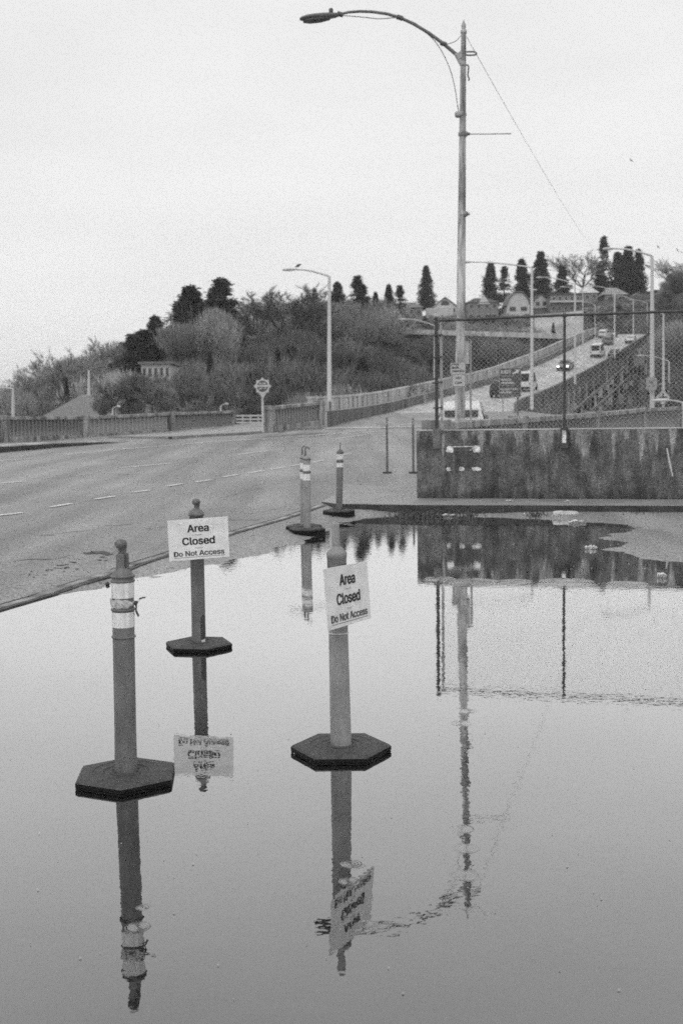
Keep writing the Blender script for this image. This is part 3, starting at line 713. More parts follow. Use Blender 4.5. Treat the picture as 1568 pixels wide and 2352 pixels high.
prism_along('kerb_far', kb2, 0, .2, -.2, .10, 'kerbdark', 'dark kerb by the star sign')
prism_along('walk_far', [p + Vector((0, 0, .11)) for p in kb2], -.002, 3.5, -.25, 0, 'walk', 'pale sidewalk by the star sign')
prism_along('walk_left', [p + Vector((0, 0, .2)) for p in kb], .33, 3.6, -.25, 0, 'walk', 'sidewalk along the left balustrade')

# ---------------------------------------------------------------- balustrades
def balustrade(name, label, posts, h, nb, mname, slot=False, wpost=.5, cat='balustrade', endblock=None, skip=None):
    """posts: list of Vector at ground level"""
    o = thing(name, label, cat, posts[0])
    for i, p in enumerate(posts):
        d = posts[min(i + 1, len(posts) - 1)] - posts[max(i - 1, 0)]; d.z = 0; d.normalize(); n = Vector((-d.y, d.x, 0))
        mb = MB(); q = [d * (a * wpost / 2) + n * (b * .17) for a, b in ((-1, -1), (1, -1), (1, 1), (-1, 1))]
        mb.hexa([p + k for k in q], [p + k + Vector((0, 0, h - .16)) for k in q])
        q = [k * 1.12 for k in q]; mb.hexa([p + k + Vector((0, 0, h - .16)) for k in q], [p + k + Vector((0, 0, h + .03)) for k in q])
        mb.build('post', mname, o, bevel=.01)
    for a, b in zip(posts, posts[1:]):
        d = (b - a).normalized(); A = a + d * (wpost / 2 + .03); B = b - d * (wpost / 2 + .03)
        mb = MB(); mb.bar(A + Vector((0, 0, h - .08)), B + Vector((0, 0, h - .08)), .34, .14); mb.build('top_rail', mname, o, bevel=.02)
        mb = MB(); mb.bar(A + Vector((0, 0, .11)), B + Vector((0, 0, .11)), .30, .22); mb.build('bottom_rail', mname, o, bevel=.01)
        bm = None
        for k in range(nb):
            t = (k + .5) / nb; p = A.lerp(B, t); dd = d.copy(); dd.z = 0; dd.normalize(); n = Vector((-dd.y, dd.x, 0))
            sp = (B - A).length / nb; bw_ = sp * (.5 if slot else .44)
            if bm is None:
                mb = MB()
                for (za, zb, f0, f1) in ((.215, .32, 1.0, .75), (.32, h - .3, .75, .72), (h - .3, h - .145, .72, 1.25 if slot else 1.0)):
                    q0 = [dd * (x_ * bw_ / 2 * f0) + n * (y_ * .09) for x_, y_ in ((-1, -1), (1, -1), (1, 1), (-1, 1))]
                    q1 = [dd * (x_ * bw_ / 2 * f1) + n * (y_ * .09) for x_, y_ in ((-1, -1), (1, -1), (1, 1), (-1, 1))]
                    mb.hexa([p + v + Vector((0, 0, za)) for v in q0], [p + v + Vector((0, 0, zb)) for v in q1])
                bm = mb.build('baluster', mname, o, world=True); p0 = p.copy()
            else:
                b2 = bm.copy(); C.objects.link(b2); b2.location = bm.location + (p - p0)
    return o
def vz(px, Y, py): return at(px, py, Y)
# left one, seen from the road side
lp = [at(-330, 1049, 36.0), at(-185, 1034, 40), at(4, 1017, 45.0), at(191, 1011, 50.0), at(390, 995, 57.4), at(533, 984, 67.5)]
lp = [at(-185, 1026, 40.5), at(4, 1017, 45.0), at(191, 1011, 50.0), at(390, 995, 57.4), at(533, 984, 67.5)]
balustrade('stone_balustrade', 'long weathered concrete balustrade along the far side of the road, left', lp, 1.02, 20, 'conc')
rp = [at(617, 992, 47.5), at(733, 976, 51.5)]
balustrade('stone_balustrade', 'short dark concrete balustrade right behind the star-shaped sign', rp, 1.03, 16, 'conc')
np_ = [at(1003, 1026, 20.6), at(1190, 1000, 29), at(1362, 984, 36.6), at(1472, 971, 44), at(1552, 960, 52)]
tops = [at(1003, 964, 20.6), at(1190, 955, 29), at(1362, 945, 36.6), at(1472, 935, 44), at(1552, 933, 52)]
for a, b in zip(np_, tops): a.z = b.z - 1.05
nb_o = balustrade('stone_balustrade', 'weathered concrete balustrade directly behind the fenced wall', np_, 1.02, 24, 'conc', slot=True, wpost=.6)

# white timber guard rail in the gap between them
g0 = at(540, 975, 74); g1 = at(612, 975, 72)
gr = thing('guard_fence', 'white slatted guard fence in the gap between the two far balustrades', 'fence', g0)
for t in (0, .25, .5, .75, 1):
    p = g0.lerp(g1, t); mb = MB(); mb.box(p.x - .05, p.x + .05, p.y - .05, p.y + .05, p.z - .9, p.z + .62); mb.build('post', 'housewhite', gr)
for dz in (.13, .33, .55):
    mb = MB(); mb.bar(g0 + Vector((0, -.07, dz)), g1 + Vector((0, -.07, dz)), .03, .1); mb.build('rail', 'housewhite', gr)

# ---------------------------------------------------------------- bridge
ST = [(57, 740, 985, None, None), (75, 815, 968, None, None), (100, 909, 944, 1190, None), (125, 1028, 910, 1262, None), (155, 1145, 876, 1325, None), (176, 1220, 845, 1380, None), (190, 1258, 829, 1407, None), (215, 1318, 799, 1451, None), (245, 1367, 775, 1488, None), (262, 1390, 768, 1500, None)]
LE, RE = [], []
for Y, xl, yl, xr, _ in ST:
    a = at(xl, yl, Y); LE.append(a)
    if xr is None: b = Vector((a.x + 10.8 + (0 if Y > 60 else 1), a.y, a.z))
    else: b = Vector(((xr - 784) / 2700 * Y * (1) + 0.0138 * (a.z - 1.5) * 0, Y, a.z)); b = Vector((at(xr, yl, Y).x, Y, a.z))
    RE.append(b)
def subdiv(P, k):
    out = []
    for i in range(len(P) - 1):
        p0 = P[max(i - 1, 0)]; p1 = P[i]; p2 = P[i + 1]; p3 = P[min(i + 2, len(P) - 1)]
        for j in range(k):
            t = j / k
            out.append(.5 * ((2 * p1) + (p2 - p0) * t + (2 * p0 - 5 * p1 + 4 * p2 - p3) * t * t + (3 * p1 - p0 - 3 * p2 + p3) * t ** 3))
    out.append(P[-1]); return out
LEs, REs = subdiv(LE, 5), subdiv(RE, 5)
for p in LEs + REs: p.z += .012
mb = MB(); vs = []
for a, b in zip(LEs, REs): vs += [a, b]
mb.add(vs, [(2 * i, 2 * i + 1, 2 * i + 3, 2 * i + 2) for i in range(len(LEs) - 1)])
# thickness of the slab
mb2 = MB()
for i in range(len(LEs) - 1):
    dz = Vector((0, 0, -.9)); e = Vector((0, 0, -.01))
    mb2.hexa([LEs[i] + dz, REs[i] + dz, REs[i + 1] + dz, LEs[i + 1] + dz], [LEs[i] + e, REs[i] + e, REs[i + 1] + e, LEs[i + 1] + e])
tag(mb.build('road_bridge', 'deckroad'), 'asphalt of the long bridge climbing away', kind='structure')
i0 = 5
bridge = thing('viaduct', 'long concrete viaduct climbing to the hill, seen along its columned side', 'bridge', REs[10])
m3 = MB()
for i in range(i0, len(LEs) - 1):
    dz = Vector((0, 0, -.9)); e = Vector((0, 0, -.012))
    m3.hexa([LEs[i] + dz, REs[i] + dz, REs[i + 1] + dz, LEs[i + 1] + dz], [LEs[i] + e, REs[i] + e, REs[i + 1] + e, LEs[i + 1] + e])
m3.build('deck_slab', 'bridge_under', bridge)
# near-side (right) parapet and girder
def along(P, s):  # by index float
    i = min(int(s), len(P) - 2); return P[i].lerp(P[i + 1], s - i)
prism_along('parapet_right', REs[8:], -.15, .15, -.9, .75, 'barrier', None, parent=bridge)
prism_along('girder', [p + Vector((0, 0, -.9)) for p in REs[12:]], -.3, .6, -1.3, -.01, 'bridge_under', None, parent=bridge)
# left walkway parapet: pale panels above a dark barrier
wp_ = [p.copy() for p in LEs]
prism_along('barrier', LEs[1:], 0, .28, -.2, .82, 'barrier', None, parent=bridge)
prism_along('barrier_cap', [p + Vector((0, 0, .835)) for p in LEs[1:]], -.01, .29, -.012, 0, 'conc', None, parent=bridge)
prism_along('walkway', LEs[4:], .30, 1.6, -.5, .5, 'barrier', None, parent=bridge)
prism_along('parapet_panels', LEs[3:], 1.62, 1.82, -.6, 1.5, 'conclight', None, parent=bridge)
prism_along('parapet_rail', [p + Vector((0, 0, 1.5)) for p in LEs[3:]], 1.56, 1.88, .003, .13, 'conclight', None, parent=bridge)
rail_pts = LEs[3:]
for i in range(len(rail_pts) - 1):
    a, b = rail_pts[i], rail_pts[i + 1]; d = (b - a); Ln = d.length; d.normalize(); dh = Vector((d.x, d.y, 0)).normalized(); n = Vector((-dh.y, dh.x, 0))
    kk = max(1, int(Ln / 2.6))
    for j in range(kk):
        p = a + d * (Ln * j / kk) + n * 1.6; mb = MB(); mb.bar(p + Vector((0, 0, .5)), p + Vector((0, 0, 1.49)), .12, .10, up=dh); mb.build('panel_joint', 'conc', bridge)
# flared end of the barrier
e0 = LEs[1]; t0 = at(652, 991, 54.5)
mb = MB(); a = e0; n = Vector((-1, .25, 0)).normalized()
p1, p2_ = at(700, 987, e0.y), at(640, 992, 52)
mb.hexa([p1 + Vector((0, 0, -.05)), e0, e0 + n * .3, p1 + Vector((-.1, .5, -.05))], [p1 + Vector((.0, 0, .62)), e0 + Vector((0, 0, .82)), e0 + n * .3 + Vector((0, 0, .82)), p1 + Vector((-.1, .5, .62))])
mb.hexa([p2_ + Vector((0, 0, -.1)), p1 + Vector((-.003, 0, -.05)), p1 + Vector((-.1, .5, -.05)), p2_ + Vector((0, .4, -.1))], [p2_ + Vector((0, 0, .03)), p1 + Vector((-.003, 0, .615)), p1 + Vector((-.1, .5, .615)), p2_ + Vector((0, .4, .03))])
mb.build('barrier_end', 'conc', bridge)
# bents under the right side
rg = random.Random(8)
Ls = 0; acc = 0; nextd = 0
for i in range(12, len(REs) - 3):
    a, b = REs[i], REs[i + 1]; Ln = (b - a).length
    while nextd < Ls + Ln:
        t = (nextd - Ls) / Ln; p = a.lerp(b, t); pl_ = LEs[i].lerp(LEs[i + 1], t)
        zb = -7.0
        b_ = thing('x', 'x', 'x') if False else None
        bent = MB()
        dirx = (pl_ - p); dirx.z = 0; dirx.normalize()
        for off in (.2, 3.6, 7.2, 10.2):
            q = p + dirx * off
            bent.box(q.x - .5, q.x + .5, q.y - .5, q.y + .5, zb, p.z - .9)
        bent.bar(p + dirx * -.3 + Vector((0, 0, -2.4)), pl_ + Vector((0, 0, -2.4)), .8, 1.0)
        bent.build('bent', 'bent', bridge)
        for _q in range(2):
            bp_ = MB(); zt = p.z - rg.uniform(2.2, 5.0); zl = zt - rg.uniform(1.5, 4)
            bp_.box(p.x - rg.uniform(.1, .5), p.x + rg.uniform(.2, .55), p.y - .62, p.y - .45, zl, zt); bp_.build('patch', 'conclight', bridge)
        if True:
            sl_ = MB(); q = p + (b - a).normalized() * 2.0 - dirx * .16
            sl_.bar(q + Vector((0, 0, -.5)), q + Vector((0, 0, .5)), .5, .06, up=dirx); sl_.build('parapet_slot', 'rustdark', bridge)
        nextd += 6.8
    Ls += Ln
# long sloping struts along the side
for k in range(2):
    s0_, s1_ = REs[14], REs[36]
    mb = MB(); A = at(1318 + 40 * k, 944, 118); B = at(1440 + 8 * k, 838 + 26 * k, 196)
    mb.bar(A, B, .2, .28); mb.build('strut', 'barrier', bridge)
# dashes on the bridge
mk = MB()
def bdash(fr_, i_, t0, t1, wd_):
    P0 = [LEs[j].lerp(REs[j], fr_) for j in range(len(LEs))]
    a = along(P0, i_ + t0); b = along(P0, i_ + t1); d = b - a; d.z = 0; d.normalize(); n = Vector((-d.y, d.x, 0)) * wd_ / 2
    z = Vector((0, 0, .012)); mk.add([a - n + z, a + n + z, b + n + z, b - n + z], [(0, 3, 2, 1)])
for i_ in range(2, len(LEs) - 1):
    bdash(.5, i_, 0, 1, .10); bdash(.53, i_, 0, 1, .10)
    for f_ in (.26, .77): bdash(f_, i_, .1, .45, .14)
tag(mk.build('bridge_markings', 'paint'), 'lane lines on the climbing bridge', kind='structure')

# ---------------------------------------------------------------- terrain: valley and hillside
CR = [(-.6, 4), (-.29, 1.5), (-.20, 8), (-.09, 20), (0, 25), (.08, 27), (.19, 29), (.29, 32), (.6, 34)]
def tz(X, Y):
    u = X / max(Y, 1)
    s0 = lerp([(-.3, 110), (.03, 150), (.075, 225), (.264, 225), (.285, 110)], u); s1 = lerp([(.03, 325), (.075, 308)], u)
    t = min(1, max(0, (Y - s0) / (s1 - s0))); s = t * t * (3 - 2 * t)
    z = -6 + (lerp(CR, u) + 6) * s
    if Y > s1: z += 0
    if Y < 100: z = min(z, -6)
    z += noise.noise(Vector((X * .03, Y * .03, 0))) * 1.2
    return z
gx = np.concatenate([np.arange(-700, -160, 45), np.arange(-160, 220, 5), np.arange(220, 800, 45)]); gy = np.concatenate([np.arange(-300, 30, 40), np.arange(30, 360, 6), np.arange(360, 1800, 90)])
vs = []; fs = []
for j, Y in enumerate(gy):
    for i, X in enumerate(gx): vs.append((X, Y, tz(X, Y) if Y > 24 else -6.2))
nx = len(gx)
fs = [(j * nx + i, j * nx + i + 1, (j + 1) * nx + i + 1, (j + 1) * nx + i) for j in range(len(gy) - 1) for i in range(nx - 1)]
mb = MB(); mb.add(vs, fs, True); tag(mb.build('hillside', 'terrain'), 'dark wooded hillside and valley floor', kind='structure')

# ---------------------------------------------------------------- trees
def bare_tree(seed, H=12, spread=5.5, n=15000, tw=.026, up=.6):
    rg = random.Random(seed); tr = MB(); tips = []
    base = Vector((0, 0, -.5)); fork = Vector((rg.uniform(-.4, .4), rg.uniform(-.4, .4), H * .2))
    tr.tube([base, fork], [.28, .2], 6, cap=False)
    segs = []
    def grow(p, d, L_, r_, lev):
        q = p + d * L_; mid = p.lerp(q, .5) + Vector([rg.uniform(-.12, .12) * L_ for _ in range(3)])
        tr.tube([p, mid, q], [r_, r_ * .8, r_ * .6], 5 if lev < 2 else 3, cap=False); segs.append((p, mid)); segs.append((mid, q))
        if lev >= 5: return
        for _ in range(3 if lev < 4 else 2):
            nd = (d + Vector((rg.gauss(0, .55), rg.gauss(0, .55), rg.gauss(.02, .35)))).normalized()
            nd = (nd + Vector((0, 0, .10))).normalized()
            grow(q if rg.random() < .6 else mid, nd, L_ * rg.uniform(.58, .86), r_ * .58, lev + 1)
    for k in range(5):
        a = 2 * math.pi * k / 5 + rg.uniform(-.4, .4); grow(fork, Vector((math.cos(a) * spread / H * 1.3, math.sin(a) * spread / H * 1.3, rg.uniform(.7, 1.1))).normalized(), H * .24, .12, 1)
    cr_ = MB(); vs = []; fs = []
    ends = segs[30:]
    for k in range(n):
        a, b = ends[rg.randrange(len(ends))]; p = a.lerp(b, rg.random()); d = (b - a).normalized() + Vector((rg.gauss(0, .5), rg.gauss(0, .5), rg.gauss(up * .4, .45)))
        d.normalize(); L_ = rg.uniform(.25, .8) * H / 12; s = Vector((rg.gauss(0, 1), rg.gauss(0, 1), rg.gauss(0, .4))).cross(d).normalized() * tw * rg.uniform(.5, 1)
        o = len(vs); vs += [p - s, p + s, p + d * L_]; fs.append((o, o + 1, o + 2))
    cr_.add(vs, fs); return tr, cr_
def brush_tree(seed, H=9, W=4, n=17000):
    """dense winter thicket crown: upright twigs filling a lumpy dome"""
    rg = random.Random(seed); tr = MB()
    for k in range(13):
        a = rg.uniform(0, 6.28); q = rg.uniform(.3, 1); tr.tube([(math.cos(a) * W * .1, math.sin(a) * W * .1, -.5), (math.cos(a) * W * .3 * q, math.sin(a) * W * .3 * q, H * .4), (math.cos(a) * W * .5 * q, math.sin(a) * W * .5 * q, H * rg.uniform(.8, 1.05))], [.13, .09, .02], 5, cap=False)
    lobes = [(Vector((rg.gauss(0, W * .33), rg.gauss(0, W * .33), H * rg.uniform(.35, .8))), rg.uniform(.26, .5) * W) for _ in range(14)]
    lobes += [(Vector((rg.gauss(0, W * .3), rg.gauss(0, W * .3), H * rg.uniform(.1, .3))), rg.uniform(.25, .4) * W) for _ in range(5)]
    vs = []; fs = []
    for k in range(n):
        c, r_ = lobes[rg.randrange(19)]; v = Vector((rg.gauss(0, 1), rg.gauss(0, 1), rg.gauss(0, 1.1))).normalized() * r_ * rg.random() ** .4
        p = c + v
        if p.z < .3: p.z = rg.uniform(.2, 1.5)
        d = (v.normalized() * .35 + Vector((rg.gauss(0, .25), rg.gauss(0, .25), 1.2))).normalized(); L_ = rg.uniform(.3, .95)
        s = Vector((rg.gauss(0, 1), rg.gauss(0, 1), rg.gauss(0, .3))).cross(d).normalized() * rg.uniform(.014, .038)
        o = len(vs); vs += [p - s, p + s, p + d * L_]; fs.append((o, o + 1, o + 2))
    cr_ = MB(); cr_.add(vs, fs); return tr, cr_
def conifer(seed, H=14, W=3.2, n=3600, gap=0, shape=.8, base=.08):
    rg = random.Random(seed); tr = MB(); tr.tube([(0, 0, -.5), (rg.uniform(-.2, .2), 0, H * .97)], [.28, .03], 6, cap=False)
    vs = []; fs = []; lay = int(H * 2.1)
    for l in range(lay):
        f = base + (1 - base) * (l + rg.random()) / lay; z = H * f
        if gap and f < .8 and rg.random() < gap: continue
        rad = W * (1 - f) ** shape * rg.uniform(.8, 1.12) + .06
        nbq = max(5, int(8 * (rad / W) + 5))
        for b in range(nbq):
            a = rg.uniform(0, 6.283); rl = rad * rg.uniform(.5, 1.1) * (1 + .8 * (1 - f) * noise.noise(Vector((math.cos(a) * 1.3 + seed * 7, math.sin(a) * 1.3, z * .42)))); dr = rg.uniform(-.4, .1)
            cnt = max(3, int(n / (lay * nbq) * 1.0))
            for k in range(cnt):
                t = rg.random() ** .7; p = Vector((math.cos(a) * rl * t, math.sin(a) * rl * t, z + dr * rl * t + rg.gauss(0, .27)))
                p += Vector((rg.gauss(0, .2), rg.gauss(0, .2), 0))
                d = Vector((math.cos(a) * .8 + rg.gauss(0, .5), math.sin(a) * .8 + rg.gauss(0, .5), rg.gauss(-.15, .35))).normalized()
                s = Vector((rg.gauss(0, 1), rg.gauss(0, 1), rg.gauss(0, 1))).cross(d).normalized() * rg.uniform(.06, .15); L_ = rg.uniform(.2, .5)
                o = len(vs); vs += [p - s, p + s, p + d * L_ + s * .4, p + d * L_ - s * .3]; fs.append((o, o + 1, o + 2, o + 3))
    cr_ = MB(); cr_.add(vs, fs); return tr, cr_
TREES = {}
def reg(kind, pair, barkm, crm, H):
    ms = []
    for nm, mb, mm in (('trunk', pair[0], barkm), ('crown', pair[1], crm)):
        o = mb.build(nm, mm); me = o.data; bpy.data.objects.remove(o); ms.append((nm, me))
    H = np.percentile([v[2] for v in pair[1].v], 99.5)
    TREES.setdefault(kind, []).append((ms, H))
for s in (1, 2, 3): reg('bare', bare_tree(s), 'bark', 'twig', 12)
for s in (4, 5): reg('pale', bare_tree(s, 12, 6, 9000, .022), 'bark_pale', 'twigpale', 12)
for s in (1, 2, 3, 4): reg('brush', brush_tree(s), 'bark', 'twig', 9)
for s in (5, 6): reg('brushpale', brush_tree(s), 'bark_pale', 'twigpale', 9)
for s in (7, 8): reg('brushdark', brush_tree(s, 9, 4, 16000), 'bark', 'twigdark', 9)
for s in (1, 2, 3): reg('conifer', conifer(s, n=14000, W=3.6, shape=.75), 'bark', 'needle', 14)
for s in (4, 5): reg('cedar', conifer(s, 14, 3.3, 15000, 0, .62, .03), 'bark', 'needle', 14)
reg('cypress', conifer(9, 14, 3.1, 14000, 0, .55, .02), 'bark', 'needle', 14)
for s in (6,): reg('fir', conifer(s, 14, 2.6, 5200, .38, .7, .2), 'bark', 'needle2', 14)
KN = {'bare': ('bare_tree', 'tree'), 'pale': ('bare_tree', 'tree'), 'brush': ('brushy_tree', 'tree'), 'brushpale': ('brushy_tree', 'tree'), 'brushdark': ('brushy_tree', 'tree'), 'conifer': ('conifer_tree', 'conifer'), 'cedar': ('cedar_tree', 'conifer'), 'cypress': ('cypress_tree', 'conifer'), 'fir': ('fir_tree', 'conifer')}
trg = random.Random(77)
def tree(kind, X, Y, h, label, group, wf=1.0, zb=None):
    ms, H = TREES[kind][trg.randrange(len(TREES[kind]))]
    z = tz(X, Y) if zb is None else zb
    o = thing(KN[kind][0], label, KN[kind][1], (X, Y, z), trg.uniform(0, 6.28), group)
    s = h / H; o.scale = (s * wf, s * wf, s)
    for nm, me_ in ms:
        c_ = bpy.data.objects.new(nm, me_); C.objects.link(c_); c_.parent = o
    return o
def tree_px(kind, px, ytop, Y, label, group, wf=1.0, ybase=None):
    p = at(px, ytop, Y); z = tz(p.x, Y) if ybase is None else at(px, ybase, Y).z
    return tree(kind, p.x, Y, max(3, p.z - z), label, group, wf, z)
G1 = 'conifers and trees along the wooded skyline'
SK = [ # kind, px, ytop, Y, width factor, ybase, label
 ('pale', 66, 838, 170, .9, 950, 'pale bare tree at the low left end of the wooded slope'),
 ('pale', 112, 812, 175, .9, 945, 'thin bare tree second from the left end of the slope'),
 ('pale', 170, 806, 180, 1.0, 925, 'spreading bare tree above the ridge of the low gabled roof'),
 ('conifer', 152, 868, 150, .5, 950, 'small narrow conifer standing among the leftmost bare trees'),
 ('pale', 232, 778, 215, .8, 880, 'faint pale bare tree rising over the slope left of the dark firs'),
 ('fir', 300, 768, 190, 1.3, 900, 'ragged dark conifer lowest on the slope left of the broad brush dome'),
 ('conifer', 356, 728, 195, 1.0, 880, 'dark pointed conifer left of the twin big firs'),
 ('conifer', 316, 772, 190, 1.5, 880, 'bushy dark evergreen beside the ragged conifer'),
 ('conifer', 330, 760, 192, 1.7, 890, 'wide dark evergreen under the pointed conifer'),
 ('conifer', 436, 660, 210, 1.45, 830, 'broad dark conifer, left one of the twin big firs'),
 ('conifer', 415, 696, 205, .9, 830, 'shorter dark conifer leaning on the left big fir'),
 ('conifer', 508, 643, 212, 1.25, 840, 'tallest dark conifer, right one of the twin big firs'),
 ('conifer', 478, 690, 214, .9, 830, 'dark conifer filling the notch between the twin big firs'),
 ('brush', 458, 712, 190, 1.0, 860, 'big domed brushy tree in front of the twin big firs'),
 ('brush', 415, 745, 188, .7, 870, 'domed brushy tree left of the big dome before the firs'),
 ('brush', 508, 762, 188, .8, 870, 'lower brushy tree right of the big dome before the firs'),
 ('bare', 592, 692, 230, 1.0, 800, 'bare tree just right of the tallest big fir'),
 ('bare', 655, 660, 230, 1.35, 800, 'widest round bare tree on the skyline right of the big firs'),
 ('bare', 700, 690, 235, .9, 800, 'bare tree close against the tall far street lamp'),
 ('conifer', 722, 664, 245, .7, 760, 'slim conifer just left of the tall far street lamp'),
 ('conifer', 775, 650, 250, .9, 770, 'dark conifer just right of the tall far street lamp'),
 ('fir', 820, 634, 250, 1.1, 770, 'sparse-topped fir between two dense conifers'),
 ('conifer', 832, 655, 250, 1.0, 770, 'dense conifer backing the sparse-topped fir'),
 ('conifer', 862, 672, 255, .7, 760, 'small conifer right of the sparse-topped fir'),
 ('conifer', 893, 655, 260, .7, 760, 'slim pointed conifer before the gap in the skyline'),
 ('fir', 918, 656, 262, 1.0, 760, 'loose drooping fir sloping down to the first house'),
 ('cedar', 978, 612, 300, .95, 712, 'tall column-like cedar standing alone above the first houses'),
 ('cedar', 1126, 604, 310, .9, 712, 'dark cedar above the house with turret'),
 ('fir', 1158, 612, 310, 1.0, 712, 'airy fir with separate tiers beside the dark cedar'),
 ('cedar', 1198, 596, 315, .9, 712, 'dark cedar behind the barn-roofed house'),
 ('cedar', 1241, 580, 315, 1.0, 710, 'round-topped tall cedar behind the barn-roofed house'),
 ('conifer', 1290, 611, 318, 1.0, 706, 'broad low conifer between the round-topped cedar and the bare trees'),
 ('pale', 1345, 574, 322, 1.15, 690, 'pale bare tree before the tiered lone pine'),
 ('fir', 1386, 543, 322, .75, 690, 'thin lone pine with a tufted top above all other trees'),
 ('cypress', 1377, 610, 318, 1.0, 690, 'squat dark cypress below the tufted pine'),
 ('cypress', 1418, 580, 318, .95, 690, 'left cypress of the dense trio on the hilltop'),
 ('cypress', 1441, 567, 320, 1.0, 690, 'middle and tallest cypress of the dense trio on the hilltop'),
 ('conifer', 1466, 574, 320, .75, 690, 'right ragged conifer of the dense trio on the hilltop'),
 ('pale', 1552, 586, 300, 1.1, 690, 'pale bare tree at the right end of the skyline'),
 ('conifer', 482, 808, 140, .5, 935, 'narrow dark spire of a conifer within the lower brush'),
 ('conifer', 637, 800, 150, .6, 900, 'narrow dark conifer in the brush beneath the round bare tree'),
 ('conifer', 1270, 740, 262, .6, 772, 'small dark conifer on the pale bank above the overpass'),
]
for kind, px, yt, Y, wf, yb, lab in SK: tree_px(kind, px, yt, Y, lab, G1, wf * (1.5 if kind in ('conifer', 'fir') and Y > 190 else 1.25), yb)
# the winter wood filling the slope
G2 = 'bare brushy trees massed on the wooded slope'
def sky_y(px): return lerp([(0, 935), (40, 915), (75, 885), (140, 850), (250, 800), (330, 775), (400, 755), (520, 735), (560, 725), (650, 700), (720, 682), (800, 680), (900, 692), (940, 712), (960, 760), (1340, 776), (1480, 700), (1500, 694), (1568, 690)], px)
cnt = 0
rows = [(118, 46), (130, 44), (144, 42), (160, 40), (178, 38), (198, 37), (220, 35), (242, 33), (262, 30), (285, 28)]
tries = 0
for Y, step in rows:
    px = -20 + trg.uniform(0, step)
    while px < 1620:
        pxx = px + trg.uniform(-12, 12); Yj = Y + trg.uniform(-5, 5); px += step * trg.uniform(.8, 1.2)
        X = (pxx - 784) / 2700 * Yj
        u = X / Yj
        # keep the viaduct corridor clear
        xl = lerp([(p.y, p.x) for p in LEs], Yj) - 4.5; xr = lerp([(p.y, p.x) for p in REs], Yj) + 3.5
        if Yj > 70 and xl < X < xr and Yj < 262: continue
        if X >= xr and Yj < 256 and pxx - 5.2 * 2700 / Yj < 1486: continue
        if X >= xr and pxx < 1486: continue
        if 1250 < pxx < 1350 and Yj > 250: continue
        if pxx < 400 and Yj < 146: continue
        if 270 < pxx < 440 and Yj < 168: continue
        z = tz(X, Yj); ymin = sky_y(pxx) + trg.uniform(0, 14)
        zmax = at(pxx, ymin, Yj).z
        h = trg.uniform(7, 13); 
        if z + h > zmax: h = zmax - z
        if h < 3.2: continue
        if 930 < pxx < 1500 and Yj > 240 and z + h > at(pxx, 770, Yj).z: h = at(pxx, 772, Yj).z - z
        if h < 3: continue
        r_ = trg.random()
        if pxx < 940 and Yj > 215: kind = 'bare' if r_ < .45 else ('brush' if r_ < .75 else ('conifer' if r_ < .87 else 'pale'))
        elif pxx > 1470: kind = 'brushdark' if r_ < .6 else 'brush'
        elif Yj < 166 and pxx > 300: kind = 'brushdark' if r_ < .45 else ('bare' if r_ < .6 else ('brush' if r_ < .9 else 'conifer'))
        elif pxx > 740 and Yj < 200: kind = 'brushdark' if r_ < .5 else ('brush' if r_ < .85 else 'conifer')
        elif pxx < 260: kind = 'brushpale' if r_ < .25 else ('brush' if r_ < .7 else 'bare')
        else: kind = 'brush' if r_ < .55 else ('bare' if r_ < .72 else ('brushpale' if r_ < .82 else ('brushdark' if r_ < .94 else 'conifer')))
        base_l = {'brush': 'grey brushy bare tree', 'brushpale': 'pale brushy bare tree', 'brushdark': 'dark brushy tree', 'bare': 'leafless spreading tree', 'pale': 'pale leafless tree', 'conifer': 'small dark conifer'}[kind]
        side = 'on the slope left of the climbing bridge' if pxx < 1300 else 'on the dark bank right of the climbing bridge'
        tree(kind, X, Yj, h, base_l + ' in the mass ' + side, G2, (1.25 if kind.startswith('brush') else 1.0) * min(1.8, 10.5 / h if h < 8 else 1.15), z); cnt += 1
for px, yt, Y, lab in [(262, 868, 112, 'bush'), (300, 858, 112, 'bush'), (345, 872, 110, 'bush'), (385, 890, 112, 'bush'), (235, 905, 112, 'bush')]:
    p = at(px, yt, Y); z = at(px, 965, Y).z; tree('bare' if px in (262, 345) else 'brush', p.x, Y, p.z - z, 'leafless tree crowding the end of the low gabled roof', 'dark trees before the low roof', .9, z)
for Y, yt0, step in ((273, 756, 22), (279, 746, 20), (284, 736, 20), (288, 728, 20)):
    px = 930
    while px < 1500:
        pxx = px + trg.uniform(-6, 6); px += step * trg.uniform(.8, 1.3)
        if 1228 < pxx < 1345: continue
        X = (pxx - 784) / 2700 * Y; z = tz(X, Y) - .3; top_ = max(z + 2.0, at(pxx, yt0 + trg.uniform(-8, 8), Y).z)
        tree(trg.choice(['brush', 'brushdark', 'brushpale', 'brush']), X, Y, top_ - z, 'low scrubby bush on the bank between overpass and houses', 'scrub between the overpass and the houses', 1.6, z)
for px, yt0 in [(1470, 730), (1500, 715), (1530, 712), (1556, 705), (1490, 760), (1520, 790), (1550, 780)]:
    for Y in (268, 275):
        X = (px - 784) / 2700 * Y; z = tz(X, Y) - .5
        tree('brushdark' if Y == 268 else 'brush', X, Y, max(4, at(px, yt0 + (Y == 268) * 30, Y).z - z), 'dark brushy tree on the bank right behind the bridge crest', 'dark trees behind the bridge crest', 1.1, z)
bk = MB(); vs = []
for i in range(9):
    for j in range(9):
        Y = 268 + 2.8 * j; px = 1228 + 14 * i; X = (px - 784) / 2700 * Y; vs.append((X, Y, tz(X, Y) + .3))
bk.add(vs, [(i * 9 + j, (i + 1) * 9 + j, (i + 1) * 9 + j + 1, i * 9 + j + 1) for i in range(8) for j in range(8)], True)
